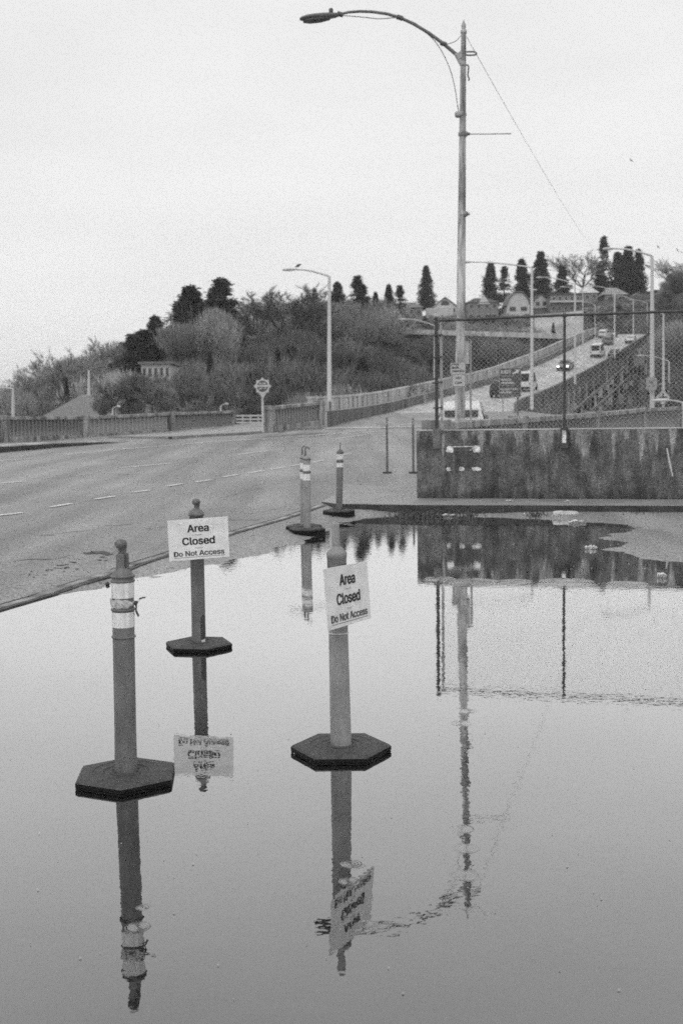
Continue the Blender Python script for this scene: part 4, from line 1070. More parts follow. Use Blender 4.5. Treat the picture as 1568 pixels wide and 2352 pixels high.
tag(bk.build('grass_bank', mat('pale_grass', .40, .9, .3, .2, fine=.25, fscale=3)), 'pale grassy bank above the overpass', kind='structure')
print('wood trees', cnt)

# ---------------------------------------------------------------- street lamps
def lamp(px, ytop, ybase, Y, arm_px, arm_rise, label, group, r=.11, m='farpole', yarm=None, zbase=None, name='street_lamp', head=.7):
    b = at(px, ybase, Y) if zbase is None else Vector((at(px, 900, Y).x, Y, zbase)); t = at(px, ytop, Y)
    o = thing(name, label, 'street lamp', b, group=group)
    mb = MB(); mb.tube([b, (b.x + (t.x - b.x) * .5, Y, (b.z + t.z) / 2), t], [r, r * .85, r * .62], 10); mb.build('pole', m, o)
    if arm_px:
        k = Y / 2700; dx = -arm_px * k; dz = arm_rise * k
        pts = []
        for i in range(10):
            s = i / 9; pts.append(t + Vector((dx * s, 0, dz * math.sin(s * math.pi / 2) - .15 * k * 0)))
        mb = MB(); mb.tube(pts, [r * .45 * (1 - .3 * i / 9) for i in range(10)], 8); mb.build('arm', m, o)
        e = pts[-1]; mb = MB(); sg = 1 if dx > 0 else -1
        vs = []
        prof = [(0, .05, .03), (.15, .12, .07), (.35, .16, .09), (.6, .15, .08), (.78, .08, .04)]
        for f_, w_, h_ in prof:
            x_ = e.x + sg * f_ * head / .7; zc = e.z + .02 - .02 * f_
            vs += [(x_, Y - w_, zc), (x_, Y - w_ * .6, zc - h_), (x_, Y + w_ * .6, zc - h_), (x_, Y + w_, zc), (x_, Y + w_ * .5, zc + h_ * .8), (x_, Y - w_ * .5, zc + h_ * .8)]
        mb.add(vs, [(i * 6 + j, i * 6 + (j + 1) % 6, (i + 1) * 6 + (j + 1) % 6, (i + 1) * 6 + j) for i in range(4) for j in range(6)] + [tuple(range(6)), tuple(range(24, 30))[::-1]])
        mb.build('lamp_head', m, o)
    return o
GL = 'street lamps lining the climbing bridge'
def deckz(Y): return lerp([(p.y, p.z) for p in LEs], Y)
lamp(756, 634, 922, 66, 74, 16, 'tall lamp at the start of the pale bridge parapet', GL, .13)
lamp(998, 748, 868, 122, 64, 16, 'small lamp on the left parapet behind the fence post', GL, .12)
lamp(1221, 614, 940, 78, 136, 14, 'tallest bridge lamp, with double arm, right of the exit sign', GL, .12)
lamp(1320, 652, 882, 128, 72, 16, 'bridge lamp left of the white van', GL, .13)
lamp(1338, 668, 812, 175, 40, 10, 'faint left-parapet lamp above the car with headlights', GL, .10)
lamp(1366, 700, 790, 240, 30, 8, 'thin farthest left-parapet lamp near the top of the bridge', GL, .10)
lamp(1411, 668, 822, 190, 52, 12, 'bridge lamp standing right of the white van', GL, .14)
lamp(1454, 688, 800, 240, 40, 10, 'bridge lamp near the crest beside the last white car', GL, .14)
lamp(1486, 696, 775, 258, 34, 8, 'farthest bridge lamp at the crest of the climb', GL, .12)
GR = 'street lamps along the descending ramp'
lamp(1497, 587, 952, 75, 84, 17, 'tall lamp with square bus stop plate on the descending ramp', GR, .16)
lamp(1523, 722, 955, 108, 18, 6, 'lamp pole carrying the diamond warning sign', GR, .14)
lamp(1536, 830, 950, 118, 56, 14, 'shorter curved lamp just past the diamond sign', GR, .12)
lamp(1563, 894, 952, 130, 36, 12, 'curved low lamp nearly at the right picture edge', GR, .10)
lamp(1571 - 3, 925, 985, 52, 30, 6, 'lowest lamp post at the end of the near balustrade', GR, .09)
lamp(30, 893, 962, 90, 28, 3, 'small lamp with flat head behind the leftmost balustrade', 'small lamps behind the left balustrade', .14)
lamp(259, 938, 958, 75, -10, 4, 'short crook-necked lamp behind the balustrade, over the gabled roof', 'small lamps behind the left balustrade', .07, head=.2)
lamp(507, 932, 955, 78, -10, 4, 'short crook-necked lamp behind the balustrade, near its end post', 'small lamps behind the left balustrade', .07, head=.2)
lamp(204, 850, 908, 95, 0, 0, 'plain white pole rising behind the gabled roof', 'small lamps behind the left balustrade', .13)
for px, x2 in ((1023, 1068), (1070, 1115)): pass

# warning diamond, bus plate, star sign, exit sign
o = thing('warning_sign', 'pale diamond warning sign with dark cross', 'road sign', at(1522, 912, 107.7)); c0 = at(1522, 912, 107.6); k = 107.6 / 2700
mb = MB(); poly = [c0 + Vector((math.cos(t) * 17 * k, 0, math.sin(t) * 17 * k)) for t in [math.pi / 2 * i for i in range(4)]]; mb.extrude(poly, (0, .03, 0)); mb.build('plate', 'conclight', o)
mb = MB(); mb.box(c0.x - 9 * k, c0.x + 9 * k, c0.y - .02, c0.y - .005, c0.z - 1.4 * k, c0.z + 1.4 * k); mb.box(c0.x - 1.4 * k, c0.x + 1.4 * k, c0.y - .025, c0.y - .004, c0.z - 9 * k, c0.z + 9 * k); mb.build('cross_mark', 'ink', o)
o = thing('bus_stop_sign', 'square mottled bus stop plate on the ramp lamp', 'road sign', at(1495, 880, 74.6)); c0 = at(1496, 881, 74.6); k = 74.6 / 2700
mb = MB(); a, b, e = 12 * k, 15 * k, 4 * k
mb.extrude([c0 + Vector(v) for v in ((-a + e, 0, -b), (a - e, 0, -b), (a, 0, -b + e), (a, 0, b - e), (a - e, 0, b), (-a + e, 0, b), (-a, 0, b - e), (-a, 0, -b + e))], (0, .04, 0)); mb.build('plate', 'steel', o)
mb = MB()
for dx, dz, rr_ in ((0, 2, 3), (-5, -5, 2), (5, -4, 2), (-4, 6, 1.6), (4, 7, 1.6)): mb.extrude([c0 + Vector(((dx + rr_ * math.cos(t)) * k, -.01, (dz + rr_ * math.sin(t)) * k)) for t in [math.pi / 4 * i for i in range(8)]], (0, .008, 0))
mb.build('emblem', 'lampdark', o)

Yt = 47.0; c0 = at(603, 887, Yt); k = Yt / 2700
pb = at(604, 993, Yt)
o = thing('star_sign', 'white eight-pointed star sign on a thin pole before the balustrade gap', 'sign', pb)
mb = MB(); mb.tube([pb, Vector((pb.x, Yt, c0.z - 17 * k))], .042, 8); mb.build('pole', 'housewhite', o)
mb = MB(); poly = [c0 + Vector((math.cos(t) * q * k, -.05, math.sin(t) * q * k)) for t, q in [(math.pi / 8 * i, 20 if i % 2 == 0 else 15.5) for i in range(16)]]; mb.extrude(poly, (0, .03, 0)); mb.build('plate', 'housewhite', o)
mb = MB(); mb.extrude([c0 + Vector((-10 * k, -.045, -13 * k)), c0 + Vector((10 * k, -.045, -13 * k)), c0 + Vector((1.2 * k, -.045, -27 * k)), c0 + Vector((-1.2 * k, -.045, -27 * k))], (0, .02, 0)); mb.build('gusset', 'housewhite', o)
mb = MB(); mb.extrude([c0 + Vector((math.cos(t) * 12.5 * k, -.056, math.sin(t) * 13 * k)) for t in [2 * math.pi * i / 32 for i in range(32)]], (0, .004, 0)); mb.build('emblem_disc', plain('emblem_grey', .10), o)
mb = MB(); mb.box(c0.x - 12.5 * k, c0.x + 12.5 * k, c0.y - .063, c0.y - .058, c0.z - 1.5 * k, c0.z + 3 * k)
for (a_, b_, z_, h_) in ((-8, -2, 6.5, 2.6), (-.5, 7.5, 6.5, 2.6), (-8, -1, -5.5, 2.2), (1, 8, -5.2, 1.6)): mb.box(c0.x + a_ * k, c0.x + b_ * k, c0.y - .063, c0.y - .058, c0.z + (z_ - h_ / 2) * k, c0.z + (z_ + h_ / 2) * k)
mb.build('emblem_band', 'conclight', o)

Ye = 60.0; k = Ye / 2700; q0 = at(1171, 912, Ye); q1 = at(1171, 845, Ye); cxm = q0.x
o = thing('exit_sign', 'dark exit sign with white lettering and arrow beside the bridge road', 'road sign', Vector((cxm, Ye, q0.z - 1.2)))
zl, zh = q0.z, q1.z; hw = 25 * k
mb = MB(); mb.box(cxm - hw, cxm + hw, Ye - .03, Ye, zl, zh); mb.build('panel', 'panel', o)
mb = MB()
for (a_, b_, c_, d_) in ((-hw, hw, zh - .03, zh), (-hw, hw, zl, zl + .02), (-hw, -hw + .025, zl + .021, zh - .031), (hw - .025, hw, zl + .021, zh - .031)): mb.box(cxm + a_, cxm + b_, Ye - .036, Ye - .032, c_, d_)
mb.build('border', 'conc', o)
for dx in (-.36, .40): mb = MB(); mb.box(cxm + dx - .04, cxm + dx + .04, Ye + .01, Ye + .07, zl - 1.5, zl + .5); mb.build('leg', 'lampdark' if dx > 0 else 'steel', o)
hz = zh - zl
def eline(body, zf, x0, wdt, hgt):
    t = text_mesh(body, 'lettering', hgt * 1.35, o, frame((cxm, Ye - .038, zl + hz * zf), (1, 0, 0), (0, 0, 1)), bold=.008)
    xs_ = [v.co.x for v in t.data.vertices]; a_, b_ = min(xs_), max(xs_)
    for v in t.data.vertices: v.co.x = (-hw + x0) + (v.co.x - a_) * wdt / (b_ - a_)
    return t
eline('EXIT', .865, .09, .52, .22); eline('CRUISE', .60, .10, .50, .13); eline('TERMINAL', .49, .10, .68, .13); eline('ELLIOTT BAY', .275, .09, .85, .13); eline('MARINA', .165, .09, .56, .13)
mb = MB()
for zf in (.715, .395, .06): mb.box(cxm - hw + .1, cxm - hw + .78, Ye - .038, Ye - .0345, zl + hz * zf, zl + hz * zf + .03)
mb.build('ruled_line', 'conc', o)
ac = Vector((cxm + hw * .55, Ye - .0385, zl + hz * .865)); ar = MB()
def R2(x, z, a=R(28)): return ac + Vector((x * math.cos(a) - z * math.sin(a), 0, x * math.sin(a) + z * math.cos(a)))
ar.extrude([R2(-.2, -.035), R2(.02, -.035), R2(.02, -.11), R2(.2, 0), R2(.02, .11), R2(.02, .035), R2(-.2, .035)], (0, .004, 0)); ar.build('arrow', 'lettering', o)

# ---------------------------------------------------------------- near lamp post (leaning slightly) with its fittings
YL_ = 24.7
def A(px, py, dy=0): return at(px, py, YL_ + dy)
base = A(1057, 985); base2 = Vector((base.x, YL_, .3))
nl = thing('street_lamp', 'huge near lamp post with long curved arm and peeling pole behind the fence', 'street lamp', base2)
mb = MB(); mb.tube([base2, A(1056, 900), A(1059, 620), A(1061, 400), A(1063.5, 130), A(1064.5, 74)], [.115, .106, .088, .076, .058, .05], 16); mb.build('pole', 'pole', nl)
mb = MB(); mb.lathe([(.06, 0), (.068, .02), (.06, .06), (.035, .09), (.045, .12), (.05, .16), (.035, .20), (.012, .26), (0, .28)], tuple(A(1064.5, 76)), 14); mb.build('finial', 'steel', nl)
arm = [A(x, y) for x, y in [(1060, 134), (1045, 122), (1020, 101), (985, 75), (950, 54), (920, 40), (890, 31), (855, 26), (825, 25), (800, 27), (778, 32)]]
mb = MB(); mb.tube(arm, [.045, .04, .037, .035, .034, .033, .032, .03, .03, .028, .026], 10); ao = mb.build('arm', 'armgrey', nl)
mb = MB(); mb.bar(A(1062, 122), A(1048, 132), .1, .12); mb.bar(A(1060, 148), A(1046, 122), .08, .07); mb.bar(A(1058, 146), A(1066, 146), .15, .08); mb.build('arm_bracket', 'steel', nl, bevel=.01)
for x, y in ((918, 39.5), (1018, 99.5), (781, 31.5)):
    mb = MB(); p = A(x, y); mb.tube([p + Vector((-.06, 0, .02)), p + Vector((.06, 0, -.02))], .05, 8); mb.build('clamp', 'lampdark', ao)
# luminaire
secs = [(780, 33, .04, .035), (770, 34, .09, .06), (750, 36, .13, .082), (725, 38, .14, .08), (705, 40, .13, .068), (693, 42, .10, .045), (688, 43, .04, .02)]
mb = MB(); vs = []
for x, y, w_, h_ in secs:
    c0 = A(x, y)
    for j in range(16):
        t = 2 * math.pi * j / 16; vs.append(c0 + Vector((0, math.cos(t) * w_, math.sin(t) * h_ * (.75 if math.sin(t) < 0 else .8))))
mb.add(vs, [(i * 16 + j, i * 16 + (j + 1) % 16, (i + 1) * 16 + (j + 1) % 16, (i + 1) * 16 + j) for i in range(6) for j in range(16)], True); mb.add(vs[:16], [tuple(range(16))]); mb.add(vs[-16:], [tuple(range(16))[::-1]])
lh = mb.build('lamp_head', 'armgrey', nl)
mb = MB(); vs = []
for x, y, w_, h_ in [(758, 38, .08, .02), (735, 41, .12, .045), (712, 43.5, .12, .045), (696, 44.5, .08, .025)]:
    c0 = A(x, y) + Vector((0, 0, -.03))
    for j in range(12):
        t = 2 * math.pi * j / 12; vs.append(c0 + Vector((0, math.cos(t) * w_, math.sin(t) * h_)))
mb.add(vs, [(i * 12 + j, i * 12 + (j + 1) % 12, (i + 1) * 12 + (j + 1) % 12, (i + 1) * 12 + j) for i in range(3) for j in range(12)], True); mb.build('lens', 'lampdark', lh)
mb = MB(); mb.lathe([(.045, 0), (.045, .07), (.03, .085), (0, .09)], tuple(A(760, 28)), 12); mb.build('photocell', 'lampdark', lh)
# cables
def wire(parent, pts, r=.008, m='wire', name='cable', n=5):
    P_ = subdiv([A(*p) for p in pts], 5); mb = MB(); mb.tube(P_, r, n); return mb.build(name, m, parent)
wire(nl, [(780, 34), (830, 38), (870, 42), (918, 40), (950, 55), (985, 80), (1010, 110), (1032, 155), (1044, 200), (1050, 240), (1054, 262)], .009, 'armgrey')
wire(nl, [(1022, 101), (1035, 98), (1048, 92), (1059, 80)], .007)
wire(nl, [(918, 40), (950, 50), (985, 74), (1018, 99)], .006)
wire(nl, [(1068, 124), (1076, 126), (1090, 125), (1094, 122), (1088, 118), (1072, 118), (1067, 118)], .018, 'armgrey', 'hoop')
wire(nl, [(1068, 148), (1075, 150), (1075, 160), (1074, 172), (1077, 180), (1075, 184)], .016, 'lampdark', 'strap')
mb = MB(); mb.tube([A(1066, 307), A(1120, 307), A(1173, 306)], .012, 6); mb.build('crossbar', 'steel', nl)
for y in (307, 491, 262): mb = MB(); p = A(1063 if y != 262 else 1055, y); mb.lathe([(.085, -.05), (.10, -.03), (.10, .03), (.085, .05)], tuple(p), 14); mb.tube([p + Vector((.08, 0, 0)), p + Vector((.14, 0, 0))], .03, 8); mb.build('pole_band', 'pole', nl)
mb = MB(); p = A(1057, 968); mb.box(p.x - .11, p.x + .13, YL_ - .2, YL_ + .1, p.z - .06, p.z + .06); mb.build('base_clamp', 'conclight', nl, bevel=.01)
mb = MB(); far = at(1362, 572, 95); P_ = [A(1069, 80).lerp(far, t) + Vector((0, 0, -2.2 * t * (1 - t) * 4 * .12)) for t in [i / 20 for i in range(21)]]; mb.tube(P_, .0065, 4); mb.build('span_wire', 'spanwire', nl)
# plates on the pole
def A2(px, py, Y=24.45): return at(px, py, Y)
def plate(parent, x0, x1, y0, y1, Y, m, name='plate', t=.012, rc=0.03):
    a, b = at(x0, y1, Y), at(x1, y0, Y); mb = MB(); pts = []
    for cx_, cz_, a0 in ((b.x - rc, b.z - rc, 0), (a.x + rc, b.z - rc, 90), (a.x + rc, a.z + rc, 180), (b.x - rc, a.z + rc, 270)):
        for i in range(5): t_ = R(a0 + 22.5 * i); pts.append(Vector((cx_ + rc * math.cos(t_), Y, cz_ + rc * math.sin(t_))))
    mb.extrude(pts, (0, t, 0)); return mb.build(name, m, parent)
np1 = thing('no_parking_sign', 'white no parking any time plates strapped to the near lamp post', 'road sign', A2(1052, 890))
plate(np1, 1034, 1068, 833, 858, 24.44, 'conclight'); plate(np1, 1036, 1070, 856.5, 890, 24.42, 'conclight')
a_ = A2(1051, 876.5, 24.4); plate(np1, 1038, 1068, 859, 888, 24.41, 'ink', 'border_line', .002); plate(np1, 1038.8, 1067.2, 860, 887, 24.405, 'conclight', 'face', .002)
plate(np1, 1036.5, 1053, 835, 846, 24.43, 'panel', 'word_field', .003, .01)
def tline(parent, body, px, py, Y, wpx, hpx, m):
    t = text_mesh(body, m, hpx * Y / 2700 * 1.35, parent, frame(at(px, py, Y), (1, 0, 0), (0, 0, 1)), bold=.003)
    xs_ = [v.co.x for v in t.data.vertices]; a, b = min(xs_), max(xs_); mid = (a + b) / 2
    for v in t.data.vertices: v.co.x = (at(px, py, Y).x - wloc(parent).x) + (v.co.x - mid) * (wpx * Y / 2700) / (b - a)
tline(np1, 'NO', 1044.7, 840.5, 24.425, 13, 8, 'lettering'); tline(np1, 'PARKING', 1052, 852, 24.435, 27, 5.5, 'ink'); tline(np1, 'ANY', 1052.5, 868, 24.403, 14, 7, 'ink'); tline(np1, 'TIME', 1052.5, 879, 24.403, 18, 7, 'ink')
bx = thing('pole_cabinet', 'narrow pale control box fixed behind the near lamp post', 'control box', A(1074, 836, .4))
a_, b_ = at(1066, 836, 25), at(1076, 782, 25); mb = MB(); mb.box(a_.x, b_.x, 24.95, 25.15, a_.z, b_.z); mb.build('box_body', 'conclight', bx, bevel=.01)
a_, b_ = at(1065, 782, 25), at(1077, 776, 25); mb = MB(); mb.box(a_.x, b_.x, 24.93, 25.17, a_.z + .003, b_.z); mb.build('lid', 'armgrey', bx)
a_, b_ = at(1077.5, 960, 25.1), at(1080, 780, 25.1); mb = MB(); mb.tube([(b_.x, 25.1, a_.z - .8), (b_.x, 25.1, b_.z)], .022, 8); mb.build('conduit', 'steel', bx)
a_, b_ = at(1069, 845, 25), at(1075, 837, 25); mb = MB(); mb.box(a_.x, b_.x, 24.96, 25.12, a_.z, b_.z - .003); mb.build('socket', 'lampdark', bx)

# ---------------------------------------------------------------- vehicles
def vehicle(kind, paint_, X, Y, z, rz, label, lights=None, group='vehicles on the bridge', scale=1, pitch=.06):
    o = thing({'van': 'van', 'suv': 'parked_suv' if False else 'suv', 'sedan': 'car', 'pickup': 'pickup_truck'}[kind], label, {'van': 'van', 'suv': 'car', 'sedan': 'car', 'pickup': 'pickup truck'}[kind], (X, Y, z), rz, group)
    # local: length along +y (front), stations (y, z_hood/roof, half width top)
    P = {'van': [(-2.6, 1.1, .86), (-2.55, 2.1, .78), (.9, 2.15, .78), (1.7, 1.35, .80), (2.5, 1.1, .80), (2.65, .7, .8)],
         'suv': [(-2.3, 1.0, .85), (-2.2, 1.5, .72), (-1.9, 1.72, .66), (.5, 1.72, .66), (1.1, 1.12, .78), (2.1, .98, .80), (2.35, .65, .8)],
         'sedan': [(-2.3, .75, .8), (-2.15, .98, .78), (-1.5, 1.05, .74), (-.9, 1.42, .6), (.4, 1.43, .6), (1.1, 1.0, .74), (2.1, .86, .76), (2.3, .6, .76)],
         'pickup': [(-2.7, 1.05, .85), (-2.65, 1.12, .85), (-.6, 1.12, .85), (-.45, 1.75, .66), (.7, 1.75, .66), (1.3, 1.2, .8), (2.5, 1.08, .82), (2.7, .7, .8)]}[kind]
    vs = []; w0 = .9
    for y, zt, wt in P:
        zw = min(zt, .95)
        vs += [(-w0, y, .32), (-w0, y, zw * .8), (-w0 * .97, y, zw), (-wt, y, zt), (wt, y, zt), (w0 * .97, y, zw), (w0, y, zw * .8), (w0, y, .32)]
    k = len(P); mb = MB()
    mb.add(vs, [(i * 8 + j, i * 8 + (j + 1) % 8, (i + 1) * 8 + (j + 1) % 8, (i + 1) * 8 + j) for i in range(k - 1) for j in range(8)] + [tuple(range(8)), tuple(range((k - 1) * 8, k * 8))[::-1]])
    bd = mb.build('body', paint_, o, world=False, bevel=.03)
    # windows
    ys_ = [p[0] for p in P]; roof = [p for p in P if p[1] > 1.35]; ya, yb = roof[0][0] + .1, roof[-1][0] - .05; zt = roof[0][1]; wt = roof[0][2]
    for sx in (-1, 1):
        mb = MB(); mb.add([(sx * (.93), ya - .1, 1.02), (sx * .93, yb + .3, 1.02), (sx * (wt + .05), yb, zt - .1), (sx * (wt + .05), ya, zt - .1)], [(0, 1, 2, 3)]); mb.build('side_window', 'glass', o, world=False)
    i = P.index(roof[-1]); f0, f1 = P[i], P[i + 1]
    mb = MB(); mb.add([(-f1[2] + .05, f1[0] - .02 + .03, f1[1] + .04), (f1[2] - .05, f1[0] + .01, f1[1] + .04), (f0[2] - .03, f0[0] + .08, f0[1] - .04), (-f0[2] + .03, f0[0] + .08, f0[1] - .04)], [(0, 1, 2, 3)]); mb.build('windscreen', 'glass', o, world=False)
    i = P.index(roof[0]); f0, f1 = P[i], P[i - 1]
    mb = MB(); yr = min(f1[0], f0[0]) - .03; mb.add([(-.62, yr + (.0), 1.15), (.62, yr, 1.15), (f0[2] - .08, f0[0] - .05, zt - .1), (-f0[2] + .08, f0[0] - .05, zt - .1)], [(0, 1, 2, 3)]); mb.build('rear_window', 'glass', o, world=False)
    for sx in (-1, 1):
        for wy in (P[0][0] + .85, P[-1][0] - .85):
            mb = MB(); mb.tube([(sx * .72, wy, .33), (sx * .93, wy, .33)], .34, 16); mb.build('wheel', 'tyre', o, world=False)
        mb = MB(); mb.box(sx * .68 - .14, sx * .68 + .14, P[-1][0] - .05, P[-1][0] + .04, .58, .76); mb.build('headlight', 'lamp' if lights else 'steel', o, world=False)
        mb = MB(); mb.box(sx * .78 - .09, sx * .78 + .09, P[0][0] - .03, P[0][0] + .05, .75, 1.02); mb.build('tail_light', 'tail', o, world=False)
    mb = MB(); mb.box(-.88, .88, P[0][0] - .06, P[0][0] + .1, .3, .55); mb.build('rear_bumper', 'tyre', o, world=False)
    mb = MB(); mb.box(-.88, .88, P[-1][0] - .1, P[-1][0] + .06, .3, .52); mb.build('front_bumper', 'tyre', o, world=False)
    o.rotation_euler = (pitch if lights is None or not lights else -pitch, 0, rz); o.scale = (scale,) * 3
    return o
def vpx(kind, pt, px, Y, label, away=True, sc=1):
    X = at(px, 860, Y).x; z = deckz(Y) + .02
    i = min(range(len(LEs)), key=lambda j: abs(LEs[j].y - Y)); j = min(i + 1, len(LEs) - 1); d = LEs[j] - LEs[j - 1]
    ang = math.atan2(-d.x, d.y); gr_ = math.atan2(d.z, math.hypot(d.x, d.y))
    o = vehicle(kind, pt, X, Y, z, ang if away else ang + math.pi, label, not away, scale=sc, pitch=gr_)
    return o
vehicle('suv', 'carwhite', at(1066, 930, 44).x, 44, zr(44) - .22, R(-9), 'white car nearest, its lower half hidden by the near balustrade', None, pitch=.02, scale=.94)
vpx('suv', 'cardark', 1152, 122, 'dark car coming out from behind the exit sign')
vpx('van', 'carwhite', 1209, 134, 'white van right beside the exit sign')
vpx('sedan', 'cargrey', 1298, 172, 'oncoming car with two bright headlights on the bridge', False)
vpx('van', 'carwhite', 1372, 197, 'white van in the middle of the bridge climb')
vpx('sedan', 'cardark', 1412, 194, 'dark sedan just right of the middle white van')
vpx('suv', 'cargrey', 1396, 222, 'dark car right behind the middle white van')
vpx('sedan', 'carwhite', 1448, 226, 'pale car near the right parapet at the top of the climb')
vpx('suv', 'carwhite', 1386, 243, 'white car at the crest, left of the oncoming headlight', True)
vpx('sedan', 'cargrey', 1405, 246, 'oncoming car with glaring headlights at the bridge crest', False)

# ---------------------------------------------------------------- overpass on the hillside
Yo = 268
ov = thing('overpass', 'long level overpass with dark underside crossing below the hilltop houses', 'bridge', at(1100, 770, Yo))
a, b = at(925, 763, Yo), at(1345, 776, Yo - 6)
mb = MB(); mb.bar(a, b, 7, 1.1); mb.build('parapet', 'conclight', ov)
mb = MB(); mb.bar(a + Vector((0, 1, -1.3)), b + Vector((0, 1, -1.3)), 6, 1.2); mb.build('deck_girder', 'bridge_under', ov)
for i in range(9):
    t = (i + .6) / 9.6; p = a.lerp(b, t); mb = MB(); mb.box(p.x - .35, p.x + .35, p.y - 2, p.y + 2, p.z - 12, p.z - 1.9); mb.build('column', 'bridge_under', ov)
    if i >= 3:
        for s_ in (-1, 1): mb = MB(); mb.bar(p + Vector((0, -2.2, -5.5)), p + Vector((s_ * 2.3, -2.2, -2)), .3, .35); mb.build('brace', 'conc', ov)
# pale bank behind overpass
# ---------------------------------------------------------------- houses
def house(px0, px1, yeave, ybase, yridge, Y, label, wall_='housewhite', roof_='roofgrey', style='gable', nwin=3, floors=1, depth=9, rows=None):
    a = at(px0, ybase, Y); b = at(px1, ybase, Y); ze = at((px0 + px1) / 2, yeave, Y).z; zr_ = at((px0 + px1) / 2, yridge, Y).z
    zb = min(a.z, b.z) - 3; x0, x1 = a.x, b.x; xm = (x0 + x1) / 2; D_ = depth
    o = thing('house', label, 'house', (xm, Y, zb), group='houses along the hilltop' if Y > 240 else None)
    mb = MB(); mb.box(x0, x1, Y, Y + D_, zb, ze)
    if style == 'gable': mb.extrude([(x0, Y, ze + .001), (x1, Y, ze + .001), (xm, Y, zr_ - .1)], (0, D_, 0))
    if style == 'gambrel':
        w_ = (x1 - x0); g = [(x0, Y, ze + .001), (x1, Y, ze + .001), (x1 - w_ * .12, Y, ze + (zr_ - ze) * .55), (x1 - w_ * .33, Y, zr_ - .15), (x0 + w_ * .33, Y, zr_ - .15), (x0 + w_ * .12, Y, ze + (zr_ - ze) * .55)]
        mb.extrude(g, (0, D_, 0))
    mb.build('wall', wall_, o)
    mb = MB(); e = .35
    if style == 'gable':
        for s_ in (-1, 1):
            xe = x0 - e if s_ < 0 else x1 + e; mb.hexa([(xe, Y - e, ze - .25), (xm, Y - e, zr_), (xm, Y + D_ + e, zr_), (xe, Y + D_ + e, ze - .25)], [(xe, Y - e, ze - .05), (xm, Y - e, zr_ + .25), (xm, Y + D_ + e, zr_ + .25), (xe, Y + D_ + e, ze - .05)])
    elif style == 'gambrel':
        pts = [(x0 - .2, ze - .1), (x0 + w_ * .11, ze + (zr_ - ze) * .57), (x0 + w_ * .33, zr_), (x1 - w_ * .33, zr_), (x1 - w_ * .11, ze + (zr_ - ze) * .57), (x1 + .2, ze - .1)]
        for (xa, za), (xb, zb2) in zip(pts, pts[1:]): mb.hexa([(xa, Y - .4, za), (xb, Y - .4, zb2), (xb, Y + D_, zb2), (xa, Y + D_, za)], [(xa, Y - .4, za + .25), (xb, Y - .4, zb2 + .25), (xb, Y + D_, zb2 + .25), (xa, Y + D_, za + .25)])
    elif style == 'hip':
        mb.add([(x0 - e, Y - e, ze), (x1 + e, Y - e, ze), (x1 + e, Y + D_ + e, ze), (x0 - e, Y + D_ + e, ze), (x0 + (x1 - x0) * .3, Y + D_ / 2, zr_), (x1 - (x1 - x0) * .3, Y + D_ / 2, zr_)], [(0, 1, 5, 4), (1, 2, 5), (2, 3, 4, 5), (3, 0, 4), (3, 2, 1, 0)])
    else: mb.box(x0 - e, x1 + e, Y - e, Y + D_ + e, ze + .002, ze + .3)
    mb.build('roof', roof_, o)
    nr = floors
    for r_i in range(nr):
        for i in range(nwin):
            xc = x0 + (x1 - x0) * (i + .5) / nwin; zc = ze - .9 - 2.4 * r_i; ww = (x1 - x0) / nwin * .28
            mb = MB(); mb.box(xc - ww, xc + ww, Y - .06, Y - .003, zc - .55, zc + .45); wn_ = mb.build('window', 'housewhite' if wall_ != 'housewhite' else 'housegrey', o)
            mb = MB(); mb.box(xc - ww + .08, xc + ww - .08, Y - .08, Y - .062, zc - .47, zc + .37); mb.build('pane', 'pane', wn_)
    return o, x0, x1, ze, zr_
house(920, 970, 706, 728, 690, 285, 'low grey house half hidden left of the lone cedar', 'housegrey', 'roofgrey', 'hip', 3, 1)
hh_, x0, x1, ze, zr_ = house(996, 1048, 703, 726, 683, 290, 'white gabled house with arched attic window, left of the near lamp post', 'housewhite', 'roofgrey', 'gable', 4, 1)
mb = MB(); xm = (x0 + x1) / 2; mb.extrude([(xm + 1.0 * math.cos(t), 289.95, ze + .3 + 1.1 * math.sin(t)) for t in [math.pi * i / 10 for i in range(11)]], (0, -.06, 0)); mb.build('attic_window', 'pane', hh_)
mb = MB(); mb.box(x0 - 2, x1 - 1, 287.5, 289.9, ze - 3, ze - .6); mb.build('porch', 'housewhite', hh_)
hh_, x0, x1, ze, zr_ = house(1073, 1144, 694, 724, 680, 292, 'grey house with low turret right of the near lamp post', 'housegrey', 'roofdark', 'hip', 4, 2)
mb = MB(); p = at(1112, 690, 291); mb.extrude([(p.x - 1.6, 291.8, p.z - .8), (p.x + 1.6, 291.8, p.z - .8), (p.x, 291.8, p.z + 1.4)], (0, 3, 0)); mb.build('dormer', 'conclight', hh_)
house(1164, 1216, 700, 722, 671, 290, 'white barn-roofed house with two attic windows', 'housewhite', 'roofgrey', 'gambrel', 2, 1)
hh_, x0, x1, ze, zr_ = house(1264, 1334, 676, 712, 672, 292, 'flat-roofed house with long pale balcony bands', 'housegrey', 'roofdark', 'flat', 5, 2)
mb = MB(); p = at(1264, 692, 291); mb.box(x0 - .3, x1 + .3, 290.6, 291.9, p.z - .25, p.z + .1); mb.build('balcony', 'housewhite', hh_)
house(1340, 1372, 672, 700, 652, 300, 'pale-roofed house behind the thin lamp posts', 'housegrey', 'conclight', 'hip', 2, 1)
house(1388, 1440, 676, 706, 656, 300, 'house with broad pale roof beneath the hilltop cypresses', 'housegrey', 'conc', 'hip', 2, 1)
house(1226, 1258, 688, 712, 676, 298, 'small pale gabled house under the round-topped cedar', 'housewhite', 'roofdark', 'gable', 2, 1)
house(1448, 1486, 684, 706, 672, 302, 'small pale gabled house right of the hilltop cypresses', 'housewhite', 'roofgrey', 'gable', 2, 1)
